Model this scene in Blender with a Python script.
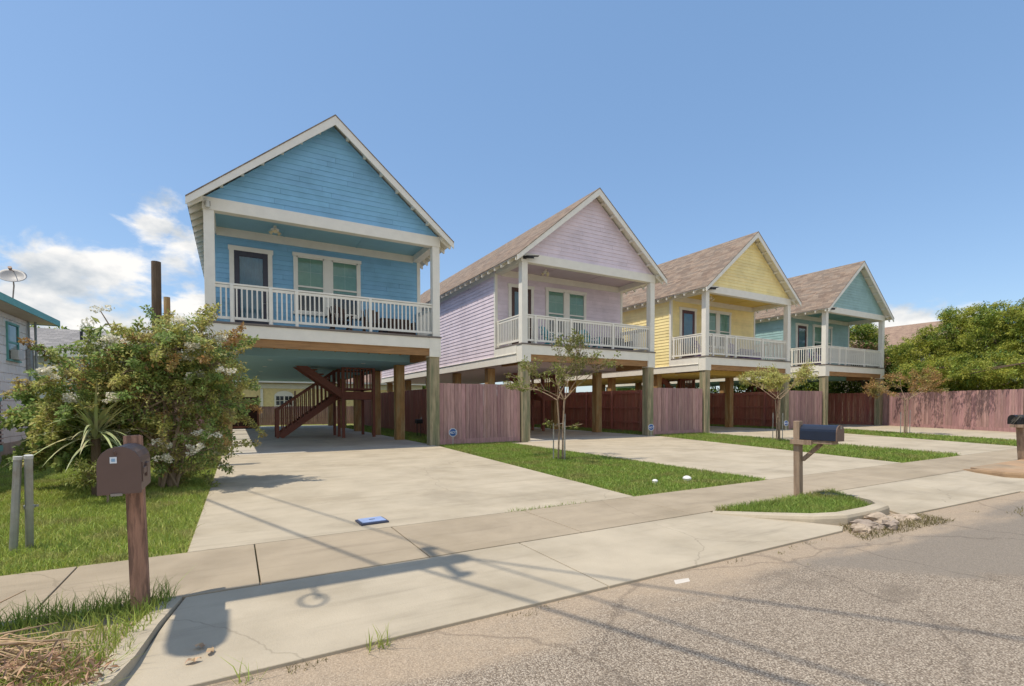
import bpy, math, random
import numpy as np
from mathutils import Vector, Matrix
R = math.radians
random.seed(7); rng = np.random.default_rng(7)
for o in list(bpy.data.objects): bpy.data.objects.remove(o)
scene = bpy.context.scene
col = scene.collection

# ---------------------------------------------------------------- camera
F, YAW, PIT, ROL, CY, H = 491.3501, 29.5259, -1.4392, 0.1421, 417.4322, 1.45
cam_d = bpy.data.cameras.new('camera'); cam = bpy.data.objects.new('camera', cam_d); col.objects.link(cam)
cam_d.sensor_width = 36; cam_d.lens = F/1024*36; cam_d.shift_y = (CY-343)/1024
cam_d.clip_start = .05; cam_d.clip_end = 3000
a, t, r = R(YAW), R(PIT), R(ROL)
c_ = Vector((math.cos(a), -math.sin(a), 0)); d_ = Vector((math.sin(a), math.cos(a), 0)); z_ = Vector((0, 0, 1))
d2 = d_*math.cos(t)+z_*math.sin(t); z2 = -d_*math.sin(t)+z_*math.cos(t)
c2 = c_*math.cos(r)-z2*math.sin(r); z3 = c_*math.sin(r)+z2*math.cos(r)
M = Matrix((c2, z3, -d2)).transposed().to_4x4(); M.translation = (0, 0, H)
cam.matrix_world = M
scene.camera = cam

# ---------------------------------------------------------------- light
SUNV = Vector((.42, -.012, -1)).normalized()
ELEV = math.asin(-SUNV.z)
sun_d = bpy.data.lights.new('sun', 'SUN'); sun = bpy.data.objects.new('sun', sun_d); col.objects.link(sun)
sun_d.energy = 2.45; sun_d.angle = R(.5); sun_d.color = (1, .93, .82)
sun.rotation_euler = SUNV.to_track_quat('-Z', 'Y').to_euler(); sun.location = (-20, 0, 50)
scene.view_settings.view_transform = 'Standard'; scene.view_settings.look = 'None'
scene.view_settings.exposure = 0.72; scene.view_settings.gamma = 1
scene.view_settings.use_white_balance = True; scene.view_settings.white_balance_temperature = 6900; scene.view_settings.white_balance_tint = 10

def raydir(px, py):
    v = c2*((px-512)/F)+z3*(-(py-CY)/F)+d2
    return v
def gnd(px, py, z=0):
    v = raydir(px, py); k = (z-H)/v.z; return Vector((v.x*k, v.y*k, z))

W_ = bpy.data.worlds.new('World'); scene.world = W_; W_.use_nodes = True
nt = W_.node_tree; nt.nodes.clear()
def N(tree, typ, **kw):
    n = tree.nodes.new(typ)
    for k, v in kw.items():
        if k == 'inp':
            for kk, vv in v.items(): n.inputs[kk].default_value = vv
        else: setattr(n, k, v)
    return n
def math_(tree, op, a_, b_=None, clamp=False):
    n = tree.nodes.new('ShaderNodeMath'); n.operation = op; n.use_clamp = clamp
    for i, s in enumerate((a_, b_)):
        if s is None: continue
        if isinstance(s, (int, float)): n.inputs[i].default_value = s
        else: tree.links.new(s, n.inputs[i])
    return n.outputs[0]
sky = N(nt, 'ShaderNodeTexSky', sky_type='NISHITA', sun_disc=False, sun_elevation=ELEV, sun_rotation=R(270), altitude=0, air_density=1.0, dust_density=.7, ozone_density=2.2)
tc = N(nt, 'ShaderNodeTexCoord')
mp = N(nt, 'ShaderNodeMapping'); mp.inputs['Scale'].default_value = (1, 1, 1.9)
nt.links.new(tc.outputs['Generated'], mp.inputs[0])
n1 = N(nt, 'ShaderNodeTexNoise', inp={'Scale': 7.5, 'Detail': 9, 'Roughness': .58, 'Distortion': .25})
nt.links.new(mp.outputs[0], n1.inputs['Vector'])
n2 = N(nt, 'ShaderNodeTexNoise', inp={'Scale': 11, 'Detail': 6, 'Roughness': .55})
nt.links.new(mp.outputs[0], n2.inputs['Vector'])
mask = None
for px, py, rad, s in ((20, 345, .21, .95), (100, 330, .21, .95), (190, 335, .15, .9), (155, 226, .09, .85), (182, 245, .09, .85), (135, 198, .055, .6), (915, 330, .085, 1.15), (960, 335, .09, 1.0), (-130, 320, .25, .9), (1120, 350, .15, .7), (1300, 350, .3, .8)):
    d = raydir(px, py).normalized()
    dd = N(nt, 'ShaderNodeVectorMath', operation='DISTANCE'); nt.links.new(tc.outputs['Generated'], dd.inputs[0]); dd.inputs[1].default_value = d
    q = math_(nt, 'MULTIPLY', dd.outputs['Value'], -1.0/rad); q = math_(nt, 'ADD', q, 1.0, True)
    q = math_(nt, 'POWER', q, .6); q = math_(nt, 'MULTIPLY', q, s)
    mask = q if mask is None else math_(nt, 'MAXIMUM', mask, q)
for dv, rad, s in (((-.5, -1, .45), .75, 1.0), ((.6, -1, .6), .7, .95), ((-.1, -.9, .15), .6, .9), ((.1, -.5, .8), .45, .7), ((1.0, -.5, .2), .5, .8), ((-1, -.3, .2), .5, .8)):   # unseen cumulus added behind the viewer, as fill light on the house fronts
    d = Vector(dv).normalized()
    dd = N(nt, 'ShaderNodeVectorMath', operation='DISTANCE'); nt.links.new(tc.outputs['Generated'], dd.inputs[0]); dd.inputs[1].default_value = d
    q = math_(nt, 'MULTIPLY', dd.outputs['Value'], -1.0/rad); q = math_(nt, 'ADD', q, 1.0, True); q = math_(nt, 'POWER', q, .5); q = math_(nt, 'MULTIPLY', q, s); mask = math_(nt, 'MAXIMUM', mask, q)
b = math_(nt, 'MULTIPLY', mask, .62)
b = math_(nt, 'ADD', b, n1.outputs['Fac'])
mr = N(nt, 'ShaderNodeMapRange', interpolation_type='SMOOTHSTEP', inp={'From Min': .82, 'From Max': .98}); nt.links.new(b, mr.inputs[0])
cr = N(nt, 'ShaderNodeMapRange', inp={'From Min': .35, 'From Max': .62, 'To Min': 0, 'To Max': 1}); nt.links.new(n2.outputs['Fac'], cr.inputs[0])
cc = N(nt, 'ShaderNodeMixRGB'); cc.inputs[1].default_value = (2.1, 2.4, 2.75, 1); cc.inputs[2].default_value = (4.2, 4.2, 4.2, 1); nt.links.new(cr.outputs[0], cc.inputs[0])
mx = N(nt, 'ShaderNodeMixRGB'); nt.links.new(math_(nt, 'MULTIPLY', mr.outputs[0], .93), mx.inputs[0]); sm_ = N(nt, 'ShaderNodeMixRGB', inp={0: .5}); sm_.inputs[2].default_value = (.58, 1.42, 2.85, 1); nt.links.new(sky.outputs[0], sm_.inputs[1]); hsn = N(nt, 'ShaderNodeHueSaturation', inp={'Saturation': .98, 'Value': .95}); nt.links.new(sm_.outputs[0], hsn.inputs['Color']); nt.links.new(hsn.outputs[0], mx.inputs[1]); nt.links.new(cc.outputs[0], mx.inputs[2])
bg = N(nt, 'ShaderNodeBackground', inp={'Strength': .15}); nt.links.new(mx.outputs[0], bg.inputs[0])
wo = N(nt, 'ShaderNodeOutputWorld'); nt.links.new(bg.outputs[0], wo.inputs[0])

# ---------------------------------------------------------------- materials
MATS = {}
def mat(name, color, rough=.7, var=.12, scale=4, bump=0, bscale=30, spec=.4, island=0, stretch=(1, 1, 1), metal=0, color2=None, c2scale=1.2, c2lo=.45, c2hi=.65, trans=0):
    if name in MATS: return MATS[name]
    m = bpy.data.materials.new(name); m.use_nodes = True; T = m.node_tree; L = T.links
    p = T.nodes['Principled BSDF']; p.inputs['Roughness'].default_value = rough; p.inputs['Metallic'].default_value = metal
    p.inputs['Specular IOR Level'].default_value = spec
    co = N(T, 'ShaderNodeTexCoord'); mp = N(T, 'ShaderNodeMapping'); mp.inputs['Scale'].default_value = stretch
    L.new(co.outputs['Object'], mp.inputs[0])
    nz = N(T, 'ShaderNodeTexNoise', inp={'Scale': scale, 'Detail': 6, 'Roughness': .6}); L.new(mp.outputs[0], nz.inputs['Vector'])
    base = N(T, 'ShaderNodeMixRGB'); base.inputs[1].default_value = (*color, 1); base.inputs[2].default_value = (*(color2 or color), 1); base.inputs[0].default_value = 0
    if color2:
        n2 = N(T, 'ShaderNodeTexNoise', inp={'Scale': c2scale, 'Detail': 5, 'Roughness': .6}); L.new(mp.outputs[0], n2.inputs['Vector'])
        r2 = N(T, 'ShaderNodeMapRange', interpolation_type='SMOOTHSTEP', inp={'From Min': c2lo, 'From Max': c2hi}); L.new(n2.outputs['Fac'], r2.inputs[0]); L.new(r2.outputs[0], base.inputs[0])
    hs = N(T, 'ShaderNodeHueSaturation'); L.new(base.outputs[0], hs.inputs['Color'])
    rr = N(T, 'ShaderNodeMapRange', inp={'From Min': .3, 'From Max': .7, 'To Min': 1-var, 'To Max': 1+var}); L.new(nz.outputs['Fac'], rr.inputs[0])
    v = rr.outputs[0]
    if island:
        g = N(T, 'ShaderNodeNewGeometry'); ri = N(T, 'ShaderNodeMapRange', inp={'To Min': 1-island, 'To Max': 1+island}); L.new(g.outputs['Random Per Island'], ri.inputs[0])
        v = math_(T, 'MULTIPLY', v, ri.outputs[0])
        hh = math_(T, 'MULTIPLY', g.outputs['Random Per Island'], 7.31); hh = math_(T, 'FRACT', hh); hh = math_(T, 'MULTIPLY', hh, .04*min(1, island*3)); hh = math_(T, 'ADD', hh, .48+.02*(1-min(1, island*3))); L.new(hh, hs.inputs['Hue'])
    L.new(v, hs.inputs['Value']); L.new(hs.outputs[0], p.inputs['Base Color'])
    if bump:
        nb = N(T, 'ShaderNodeTexNoise', inp={'Scale': bscale, 'Detail': 5, 'Roughness': .65}); L.new(mp.outputs[0], nb.inputs['Vector'])
        bm = N(T, 'ShaderNodeBump', inp={'Strength': bump, 'Distance': .01}); L.new(nb.outputs['Fac'], bm.inputs['Height']); L.new(bm.outputs[0], p.inputs['Normal'])
    if trans:
        tr = N(T, 'ShaderNodeBsdfTranslucent'); L.new(hs.outputs[0], tr.inputs[0]); ms = N(T, 'ShaderNodeMixShader', inp={0: trans})
        L.new(p.outputs[0], ms.inputs[1]); L.new(tr.outputs[0], ms.inputs[2]); L.new(ms.outputs[0], T.nodes['Material Output'].inputs[0])
    MATS[name] = m; return m

white = mat('white paint', (.82, .79, .71), .55, .05, 3)
def concrete_mat(name, c1, c2, streak=(1, 1, 1)):
    m = mat(name, c1, .9, .09, 1.6, .4, 60, color2=c2, c2scale=.7, c2lo=.42, c2hi=.7); T = m.node_tree; L = T.links; p = T.nodes['Principled BSDF']
    co = T.nodes['Texture Coordinate'].outputs['Object']; src = p.inputs['Base Color'].links[0].from_socket
    vo = N(T, 'ShaderNodeTexVoronoi', inp={'Scale': 1.7}); L.new(co, vo.inputs['Vector']); sv = N(T, 'ShaderNodeSeparateXYZ'); L.new(vo.outputs['Color'], sv.inputs[0])
    rad = math_(T, 'MULTIPLY', sv.outputs[0], .03); sp = math_(T, 'LESS_THAN', vo.outputs['Distance'], rad); sp = math_(T, 'MULTIPLY', sp, .45)
    mp2 = N(T, 'ShaderNodeMapping'); mp2.inputs['Scale'].default_value = (.35, 3.2, 1); L.new(co, mp2.inputs[0]); n3 = N(T, 'ShaderNodeTexNoise', inp={'Scale': 1.3, 'Detail': 8, 'Roughness': .65}); L.new(mp2.outputs[0], n3.inputs['Vector'])
    st = N(T, 'ShaderNodeMapRange', interpolation_type='SMOOTHSTEP', inp={'From Min': .5, 'From Max': .75, 'To Max': .38}); L.new(n3.outputs['Fac'], st.inputs[0])
    n4 = N(T, 'ShaderNodeTexNoise', inp={'Scale': .45, 'Detail': 7, 'Roughness': .7, 'Distortion': .6}); L.new(co, n4.inputs['Vector'])
    s4 = N(T, 'ShaderNodeMapRange', interpolation_type='SMOOTHSTEP', inp={'From Min': .52, 'From Max': .7, 'To Max': .3}); L.new(n4.outputs['Fac'], s4.inputs[0])
    vc = N(T, 'ShaderNodeTexVoronoi', feature='DISTANCE_TO_EDGE', inp={'Scale': .22}); ad = N(T, 'ShaderNodeMixRGB', blend_type='ADD', inp={0: .5}); L.new(co, ad.inputs[1]); nn = N(T, 'ShaderNodeTexNoise', inp={'Scale': 1.5, 'Detail': 8}); L.new(co, nn.inputs['Vector']); L.new(nn.outputs['Color'], ad.inputs[2]); L.new(ad.outputs[0], vc.inputs['Vector'])
    ck = N(T, 'ShaderNodeMapRange', inp={'From Min': .0006, 'From Max': .0022, 'To Min': .4, 'To Max': 0}); L.new(vc.outputs['Distance'], ck.inputs[0])
    f = math_(T, 'MAXIMUM', sp, math_(T, 'ADD', st.outputs[0], s4.outputs[0])); f = math_(T, 'MAXIMUM', f, ck.outputs[0], True)
    mx_ = N(T, 'ShaderNodeMixRGB', inp={2: (*[c*.55 for c in c2], 1)}); L.new(f, mx_.inputs[0]); L.new(src, mx_.inputs[1]); L.new(mx_.outputs[0], p.inputs['Base Color'])
    return m
concrete = concrete_mat('concrete', (.45, .39, .295), (.375, .32, .235))
concrete_side = concrete_mat('sidewalk concrete', (.375, .31, .225), (.32, .262, .185))
_old = mat('old concrete', (.385, .325, .235), .9, .08, 1.6, .35, 60, color2=(.325, .27, .195), c2scale=.7, c2lo=.45, c2hi=.72)
fence_m = mat('stained fence wood', (.40, .235, .225), .8, .22, 3, .7, 12, island=.2, stretch=(6, 6, .6), color2=(.43, .26, .25), c2scale=1.2)
stair_m = mat('dark red stain', (.24, .085, .06), .6, .12, 4, .2, 20)
post_m = mat('weathered post wood', (.37, .31, .20), .85, .32, 6, .9, 16, stretch=(6, 6, .4), color2=(.22, .22, .13), c2scale=1.2, c2lo=.42, c2hi=.6)
postn_m = mat('brown post wood', (.38, .22, .09), .8, .25, 5, .5, 14, stretch=(4, 4, .5), color2=(.44, .34, .18), c2scale=1)
beam_m = mat('treated beam wood', (.34, .19, .085), .8, .25, 4, .4, 14, stretch=(.5, 3, 6))
greywood = mat('grey weathered wood', (.33, .24, .17), .9, .2, 5, .8, 16, stretch=(6, 6, .5), color2=(.22, .15, .105), c2scale=1.5)
redpost = mat('old redwood post', (.41, .225, .155), .9, .3, 5, 1.0, 18, stretch=(7, 7, .5), color2=(.22, .125, .09), c2scale=2.2, c2lo=.5, c2hi=.62)
grey_metal = mat('galvanised metal', (.36, .37, .36), .45, .15, 8, .2, 30, metal=.55, color2=(.30, .26, .22), c2scale=3)
black_m = mat('black plastic', (.018, .018, .02), .45, .1)
darkbrown = mat('dark brown furniture', (.07, .032, .022), .6, .15)
tealp = mat('teal plastic', (.05, .33, .38), .5)
purplep = mat('purple plastic', (.20, .12, .30), .5)
greyp = mat('grey wicker', (.10, .10, .11), .7)
bark = mat('pale bark', (.33, .24, .17), .85, .2, 9, .5, 25, stretch=(1, 1, .4), color2=(.21, .15, .10))
darkbark = mat('dark bark', (.13, .09, .06), .9, .25, 8, .8, 20, stretch=(2, 2, .4))
block_m = mat('whitewashed block', (.88, .87, .84), .85, .06, 3, .3, 30, color2=(.78, .78, .76), c2scale=1.5)
teal_trim = mat('teal trim paint', (.14, .40, .37), .5, .1)
soil = mat('dry soil', (.28, .20, .13), .95, .25, 6, .8, 30)

def glass_mat(name='window glass', tint=(.02, .03, .03)):
    if name in MATS: return MATS[name]
    m = bpy.data.materials.new(name); m.use_nodes = True; T = m.node_tree; L = T.links; T.nodes.remove(T.nodes['Principled BSDF'])
    tr = N(T, 'ShaderNodeBsdfTransparent', inp={0: (*tint, 1)}); gl = N(T, 'ShaderNodeBsdfGlossy', inp={'Roughness': .03, 0: (.9, .95, 1, 1)})
    fr = N(T, 'ShaderNodeFresnel', inp={0: 1.6}); f = math_(T, 'MULTIPLY', fr.outputs[0], .75); f = math_(T, 'ADD', f, .02, True)
    ms = N(T, 'ShaderNodeMixShader'); L.new(f, ms.inputs[0]); L.new(tr.outputs[0], ms.inputs[1]); L.new(gl.outputs[0], ms.inputs[2]); L.new(ms.outputs[0], T.nodes['Material Output'].inputs[0])
    MATS[name] = m; return m
glass = glass_mat('window glass', (.75, .85, .82))

def shingle_mat():
    m = bpy.data.materials.new('asphalt shingles'); m.use_nodes = True; T = m.node_tree; L = T.links; p = T.nodes['Principled BSDF']; p.inputs['Roughness'].default_value = .95; p.inputs['Specular IOR Level'].default_value = .2
    co = N(T, 'ShaderNodeTexCoord'); sp = N(T, 'ShaderNodeSeparateXYZ'); L.new(co.outputs['Object'], sp.inputs[0])
    cb = N(T, 'ShaderNodeCombineXYZ'); L.new(sp.outputs['Y'], cb.inputs[0]); L.new(math_(T, 'MULTIPLY', sp.outputs['Z'], 1.56), cb.inputs[1])
    br = N(T, 'ShaderNodeTexBrick', offset=.37, offset_frequency=3, squash=1.4, squash_frequency=2, inp={'Scale': 1, 'Brick Width': .34, 'Row Height': .17, 'Mortar Size': .006, 'Bias': 0, 'Color1': (.33, .25, .185, 1), 'Color2': (.13, .098, .078, 1), 'Mortar': (.12, .08, .065, 1)})
    L.new(cb.outputs[0], br.inputs['Vector'])
    br2 = N(T, 'ShaderNodeTexBrick', offset=.5, inp={'Scale': 1, 'Brick Width': .34, 'Row Height': .29, 'Mortar Size': 0, 'Color1': (.27, .235, .20, 1), 'Color2': (.24, .17, .13, 1), 'Mortar': (.3, .2, .15, 1)})
    L.new(cb.outputs[0], br2.inputs['Vector'])
    mx = N(T, 'ShaderNodeMixRGB', inp={0: .4}); L.new(br.outputs[0], mx.inputs[1]); L.new(br2.outputs[0], mx.inputs[2])
    nz = N(T, 'ShaderNodeTexNoise', inp={'Scale': 60, 'Detail': 3}); L.new(co.outputs['Object'], nz.inputs['Vector'])
    hs = N(T, 'ShaderNodeHueSaturation'); L.new(mx.outputs[0], hs.inputs['Color']); mr = N(T, 'ShaderNodeMapRange', inp={'From Min': .3, 'From Max': .7, 'To Min': .75, 'To Max': 1.25}); L.new(nz.outputs['Fac'], mr.inputs[0]); L.new(mr.outputs[0], hs.inputs['Value'])
    L.new(hs.outputs[0], p.inputs['Base Color'])
    bm = N(T, 'ShaderNodeBump', inp={'Strength': .6, 'Distance': .015}); L.new(br.outputs['Fac'], bm.inputs['Height']); bm.invert = True; L.new(bm.outputs[0], p.inputs['Normal'])
    return m
shingle = shingle_mat()

def road_mat():
    m = bpy.data.materials.new('chip seal road'); m.use_nodes = True; T = m.node_tree; L = T.links; p = T.nodes['Principled BSDF']; p.inputs['Roughness'].default_value = .95; p.inputs['Specular IOR Level'].default_value = .15
    co = N(T, 'ShaderNodeTexCoord'); sp = N(T, 'ShaderNodeSeparateXYZ'); L.new(co.outputs['Object'], sp.inputs[0])
    def noise(s, d=5, r_=.6, st=None):
        n = N(T, 'ShaderNodeTexNoise', inp={'Scale': s, 'Detail': d, 'Roughness': r_})
        if st:
            mp = N(T, 'ShaderNodeMapping'); mp.inputs['Scale'].default_value = st; L.new(co.outputs['Object'], mp.inputs[0]); L.new(mp.outputs[0], n.inputs['Vector'])
        else: L.new(co.outputs['Object'], n.inputs['Vector'])
        return n.outputs['Fac']
    vo = N(T, 'ShaderNodeTexVoronoi', inp={'Scale': 105, 'Randomness': 1}); L.new(co.outputs['Object'], vo.inputs['Vector'])
    vr = N(T, 'ShaderNodeSeparateXYZ'); L.new(vo.outputs['Color'], vr.inputs[0])
    stone = N(T, 'ShaderNodeMixRGB'); stone.inputs[1].default_value = (.26, .21, .16, 1); stone.inputs[2].default_value = (.58, .50, .40, 1); L.new(vr.outputs[0], stone.inputs[0])
    tar = N(T, 'ShaderNodeMixRGB', inp={2: (.16, .125, .095, 1)}); L.new(stone.outputs[0], tar.inputs[1])
    e = N(T, 'ShaderNodeMapRange', inp={'From Min': .35, 'From Max': .75}); L.new(vo.outputs['Distance'], e.inputs[0]); 
    L.new(math_(T, 'MULTIPLY', e.outputs[0], .9), tar.inputs[0])
    # darker worn asphalt
    wn = N(T, 'ShaderNodeMixRGB'); L.new(tar.outputs[0], wn.inputs[1]); wn.inputs[2].default_value = (.20, .165, .13, 1)
    f = N(T, 'ShaderNodeMapRange', interpolation_type='SMOOTHSTEP', inp={'From Min': .52, 'From Max': .68}); L.new(noise(.8, 8, .65, (1, 2.2, 1)), f.inputs[0]); 
    L.new(math_(T, 'MULTIPLY', f.outputs[0], .65), wn.inputs[0])
    # repair patch, to the right
    pa = math_(T, 'ADD', sp.outputs['X'], math_(T, 'MULTIPLY', noise(1.3), 1.6)); 
    pa = math_(T, 'ADD', pa, math_(T, 'MULTIPLY', sp.outputs['Y'], 1.25))
    pm = N(T, 'ShaderNodeMapRange', interpolation_type='SMOOTHSTEP', inp={'From Min': 8.35, 'From Max': 8.75}); L.new(pa, pm.inputs[0])
    pw = N(T, 'ShaderNodeMixRGB', inp={2: (.26, .225, .185, 1)}); L.new(wn.outputs[0], pw.inputs[1])
    fine = N(T, 'ShaderNodeMapRange', inp={'From Min': .3, 'From Max': .7, 'To Min': .72, 'To Max': 1.28}); L.new(noise(120, 3), fine.inputs[0])
    L.new(math_(T, 'MULTIPLY', pm.outputs[0], .85), pw.inputs[0])
    # sand drift by the gutter
    sy = math_(T, 'ADD', sp.outputs['Y'], math_(T, 'MULTIPLY', noise(1.1, 7, .6, (.6, 2, 1)), 1.5))
    sm = N(T, 'ShaderNodeMapRange', interpolation_type='SMOOTHSTEP', inp={'From Min': 3.1, 'From Max': 3.6}); L.new(sy, sm.inputs[0])
    sandc = N(T, 'ShaderNodeMixRGB', inp={1: (.41, .31, .215, 1), 2: (.36, .295, .22, 1)}); L.new(noise(2.2), sandc.inputs[0])
    sw = N(T, 'ShaderNodeMixRGB'); L.new(pw.outputs[0], sw.inputs[1]); L.new(sandc.outputs[0], sw.inputs[2])
    s2 = math_(T, 'MULTIPLY', sm.outputs[0], .8); L.new(s2, sw.inputs[0])
    # cracks
    vc = N(T, 'ShaderNodeTexVoronoi', feature='DISTANCE_TO_EDGE', inp={'Scale': .55}); 
    wv = N(T, 'ShaderNodeMixRGB', blend_type='ADD', inp={0: .35}); L.new(co.outputs['Object'], wv.inputs[1]); nn = N(T, 'ShaderNodeTexNoise', inp={'Scale': 2.5, 'Detail': 6}); L.new(co.outputs['Object'], nn.inputs['Vector']); L.new(nn.outputs['Color'], wv.inputs[2]); L.new(wv.outputs[0], vc.inputs['Vector'])
    ck = N(T, 'ShaderNodeMapRange', inp={'From Min': .004, 'From Max': .012, 'To Min': .28, 'To Max': 0}); L.new(vc.outputs['Distance'], ck.inputs[0])
    kw = N(T, 'ShaderNodeMixRGB', inp={2: (.07, .055, .045, 1)}); L.new(sw.outputs[0], kw.inputs[1]); L.new(ck.outputs[0], kw.inputs[0])
    hs = N(T, 'ShaderNodeHueSaturation'); L.new(kw.outputs[0], hs.inputs['Color']); L.new(fine.outputs[0], hs.inputs['Value']); L.new(hs.outputs[0], p.inputs['Base Color'])
    hgt = math_(T, 'MULTIPLY', vo.outputs['Distance'], -1); hgt = math_(T, 'MULTIPLY', hgt, math_(T, 'SUBTRACT', 1.0, math_(T, 'MULTIPLY', sm.outputs[0], .8)))
    bm = N(T, 'ShaderNodeBump', inp={'Strength': .7, 'Distance': .012}); L.new(hgt, bm.inputs['Height'])
    bm2 = N(T, 'ShaderNodeBump', inp={'Strength': .5, 'Distance': .03}); L.new(noise(9, 5), bm2.inputs['Height']); L.new(bm.outputs[0], bm2.inputs['Normal']); L.new(bm2.outputs[0], p.inputs['Normal'])
    return m

# ---------------------------------------------------------------- mesh builder
CACHE = {}
class MB:
    def __init__(s): s.v = []; s.f = []
    def add(s, vs, fs):
        k = len(s.v); s.v += [tuple(v) for v in vs]; s.f += [tuple(i+k for i in f) for f in fs]; return s
    def box(s, x0, x1, y0, y1, z0, z1):
        return s.add([(x0, y0, z0), (x1, y0, z0), (x1, y1, z0), (x0, y1, z0), (x0, y0, z1), (x1, y0, z1), (x1, y1, z1), (x0, y1, z1)],
                     [(3, 2, 1, 0), (4, 5, 6, 7), (0, 1, 5, 4), (1, 2, 6, 5), (2, 3, 7, 6), (3, 0, 4, 7)])
    def bar(s, p0, p1, w, h, up=(0, 0, 1)):
        p0 = Vector(p0); p1 = Vector(p1); d = (p1-p0).normalized(); up = Vector(up)
        if abs(d.dot(up)) > .99: up = Vector((0, 1, 0))
        sx = d.cross(up).normalized(); uz = sx.cross(d).normalized()
        vs = []
        for p in (p0, p1):
            for i, j in ((-1, -1), (1, -1), (1, 1), (-1, 1)): vs.append(p+sx*(i*w/2)+uz*(j*h/2))
        return s.add(vs, [(3, 2, 1, 0), (4, 5, 6, 7), (0, 1, 5, 4), (1, 2, 6, 5), (2, 3, 7, 6), (3, 0, 4, 7)])
    def tube(s, pts, rads, n=8, cap=True):
        pts = [Vector(p) for p in pts]
        if isinstance(rads, (int, float)): rads = [rads]*len(pts)
        k = len(s.v); prev = None
        for i, p in enumerate(pts):
            d = (pts[min(i+1, len(pts)-1)]-pts[max(i-1, 0)]).normalized()
            if prev is None:
                up = Vector((0, 0, 1)) if abs(d.z) < .9 else Vector((1, 0, 0)); sx = d.cross(up).normalized()
            else: sx = (prev-d*prev.dot(d)).normalized()
            prev = sx; sy = d.cross(sx)
            for j in range(n):
                an = 2*math.pi*j/n; s.v.append(tuple(p+(sx*math.cos(an)+sy*math.sin(an))*rads[i]))
        for i in range(len(pts)-1):
            for j in range(n):
                j2 = (j+1) % n; s.f.append((k+i*n+j, k+i*n+j2, k+(i+1)*n+j2, k+(i+1)*n+j))
        if cap:
            s.f.append(tuple(k+j for j in reversed(range(n)))); s.f.append(tuple(k+(len(pts)-1)*n+j for j in range(n)))
        return s
    def prism(s, poly, axis, a0, a1):   # poly of 2d points extruded along axis
        def P(u, v, w):
            return {'x': (w, u, v), 'y': (u, w, v), 'z': (u, v, w)}[axis]
        n = len(poly); vs = [P(u, v, a0) for u, v in poly]+[P(u, v, a1) for u, v in poly]
        return s.add(vs, [tuple(range(n)), tuple(reversed(range(n, 2*n)))]+[(i, (i+1) % n + 0, (i+1) % n+n, i+n) for i in range(n)])
    def sphere(s, c, rx, ry=None, rz=None, n=12, m=8, zmin=-1):
        ry = ry or rx; rz = rz or rx; pts = []; k = len(s.v)
        for i in range(m+1):
            ph = -math.pi/2+math.pi*i/m
            for j in range(n):
                th = 2*math.pi*j/n; s.v.append((c[0]+rx*math.cos(ph)*math.cos(th), c[1]+ry*math.cos(ph)*math.sin(th), c[2]+rz*max(zmin, math.sin(ph))))
        for i in range(m):
            for j in range(n):
                j2 = (j+1) % n; s.f.append((k+i*n+j, k+i*n+j2, k+(i+1)*n+j2, k+(i+1)*n+j))
        return s
    def build(s, name, m, parent=None, smooth=False, bevel=0, key=None):
        if key and key in CACHE: me = CACHE[key]
        else:
            me = bpy.data.meshes.new(name); me.from_pydata(s.v, [], s.f); me.update()
            import bmesh
            bm = bmesh.new(); bm.from_mesh(me); bmesh.ops.recalc_face_normals(bm, faces=bm.faces); bm.to_mesh(me); bm.free()
            if smooth: me.polygons.foreach_set('use_smooth', [True]*len(me.polygons))
            me.materials.append(m)
            if key: CACHE[key] = me
        o = bpy.data.objects.new(name, me); col.objects.link(o)
        if parent: o.parent = parent
        if bevel:
            b = o.modifiers.new('bevel', 'BEVEL'); b.width = bevel; b.segments = 2; b.limit_method = 'ANGLE'
        return o
def npmesh(name, V, faces_n, idx, m, parent=None):
    me = bpy.data.meshes.new(name); nf = len(idx)//faces_n
    me.vertices.add(len(V)); me.vertices.foreach_set('co', V.astype(np.float32).ravel())
    me.loops.add(len(idx)); me.loops.foreach_set('vertex_index', idx.astype(np.int32))
    me.polygons.add(nf); me.polygons.foreach_set('loop_start', np.arange(0, len(idx), faces_n, dtype=np.int32)); me.polygons.foreach_set('loop_total', np.full(nf, faces_n, dtype=np.int32))
    me.update(calc_edges=True); me.materials.append(m)
    o = bpy.data.objects.new(name, me); col.objects.link(o)
    if parent: o.parent = parent
    return o
def thing(name, label, cat, loc=(0, 0, 0), rz=0, group=None):
    o = bpy.data.objects.new(name, None); col.objects.link(o); o.location = loc; o.rotation_euler = (0, 0, rz); o.empty_display_size = .2
    return tag(o, label, cat, group)
def tag(o, label=None, cat=None, group=None, kind=None):
    if label: o['label'] = label
    if cat: o['category'] = cat
    if group: o['group'] = group
    if kind: o['kind'] = kind
    return o
def struct(o): o['kind'] = 'structure'; return o
def copy_tree(o, parent=None):
    c = o.copy(); col.objects.link(c)
    if parent: c.parent = parent
    for ch in o.children: copy_tree(ch, c)
    return c

# ---------------------------------------------------------------- ground & paving
def sheet(name, polys, z, m, th=.12, bevel=.006):
    b = MB()
    for p in polys: b.prism(p, 'z', z-th, z)
    return struct(b.build(name, m, bevel=bevel))
grass_base = mat('turf base', (.20, .22, .06), .95, .3, 14, .8, 60, color2=(.27, .23, .09), c2scale=1.5, c2lo=.5, c2hi=.75)
g = MB(); g.add([(-300, 4.44, -.05), (500, 4.44, -.05), (500, 600, -.03), (-300, 600, -.03)], [(0, 1, 2, 3)]); struct(g.build('ground', grass_base))
rd = MB(); nx = 60
rd.add([(-200, -60, -.06), (400, -60, -.06), (400, 3.06, -.03), (400, 4.6, -.03), (-200, 4.6, -.03), (-200, 3.06, -.03)], [(0, 1, 2, 3, 4, 5)]); struct(rd.build('road', road_mat()))
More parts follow.
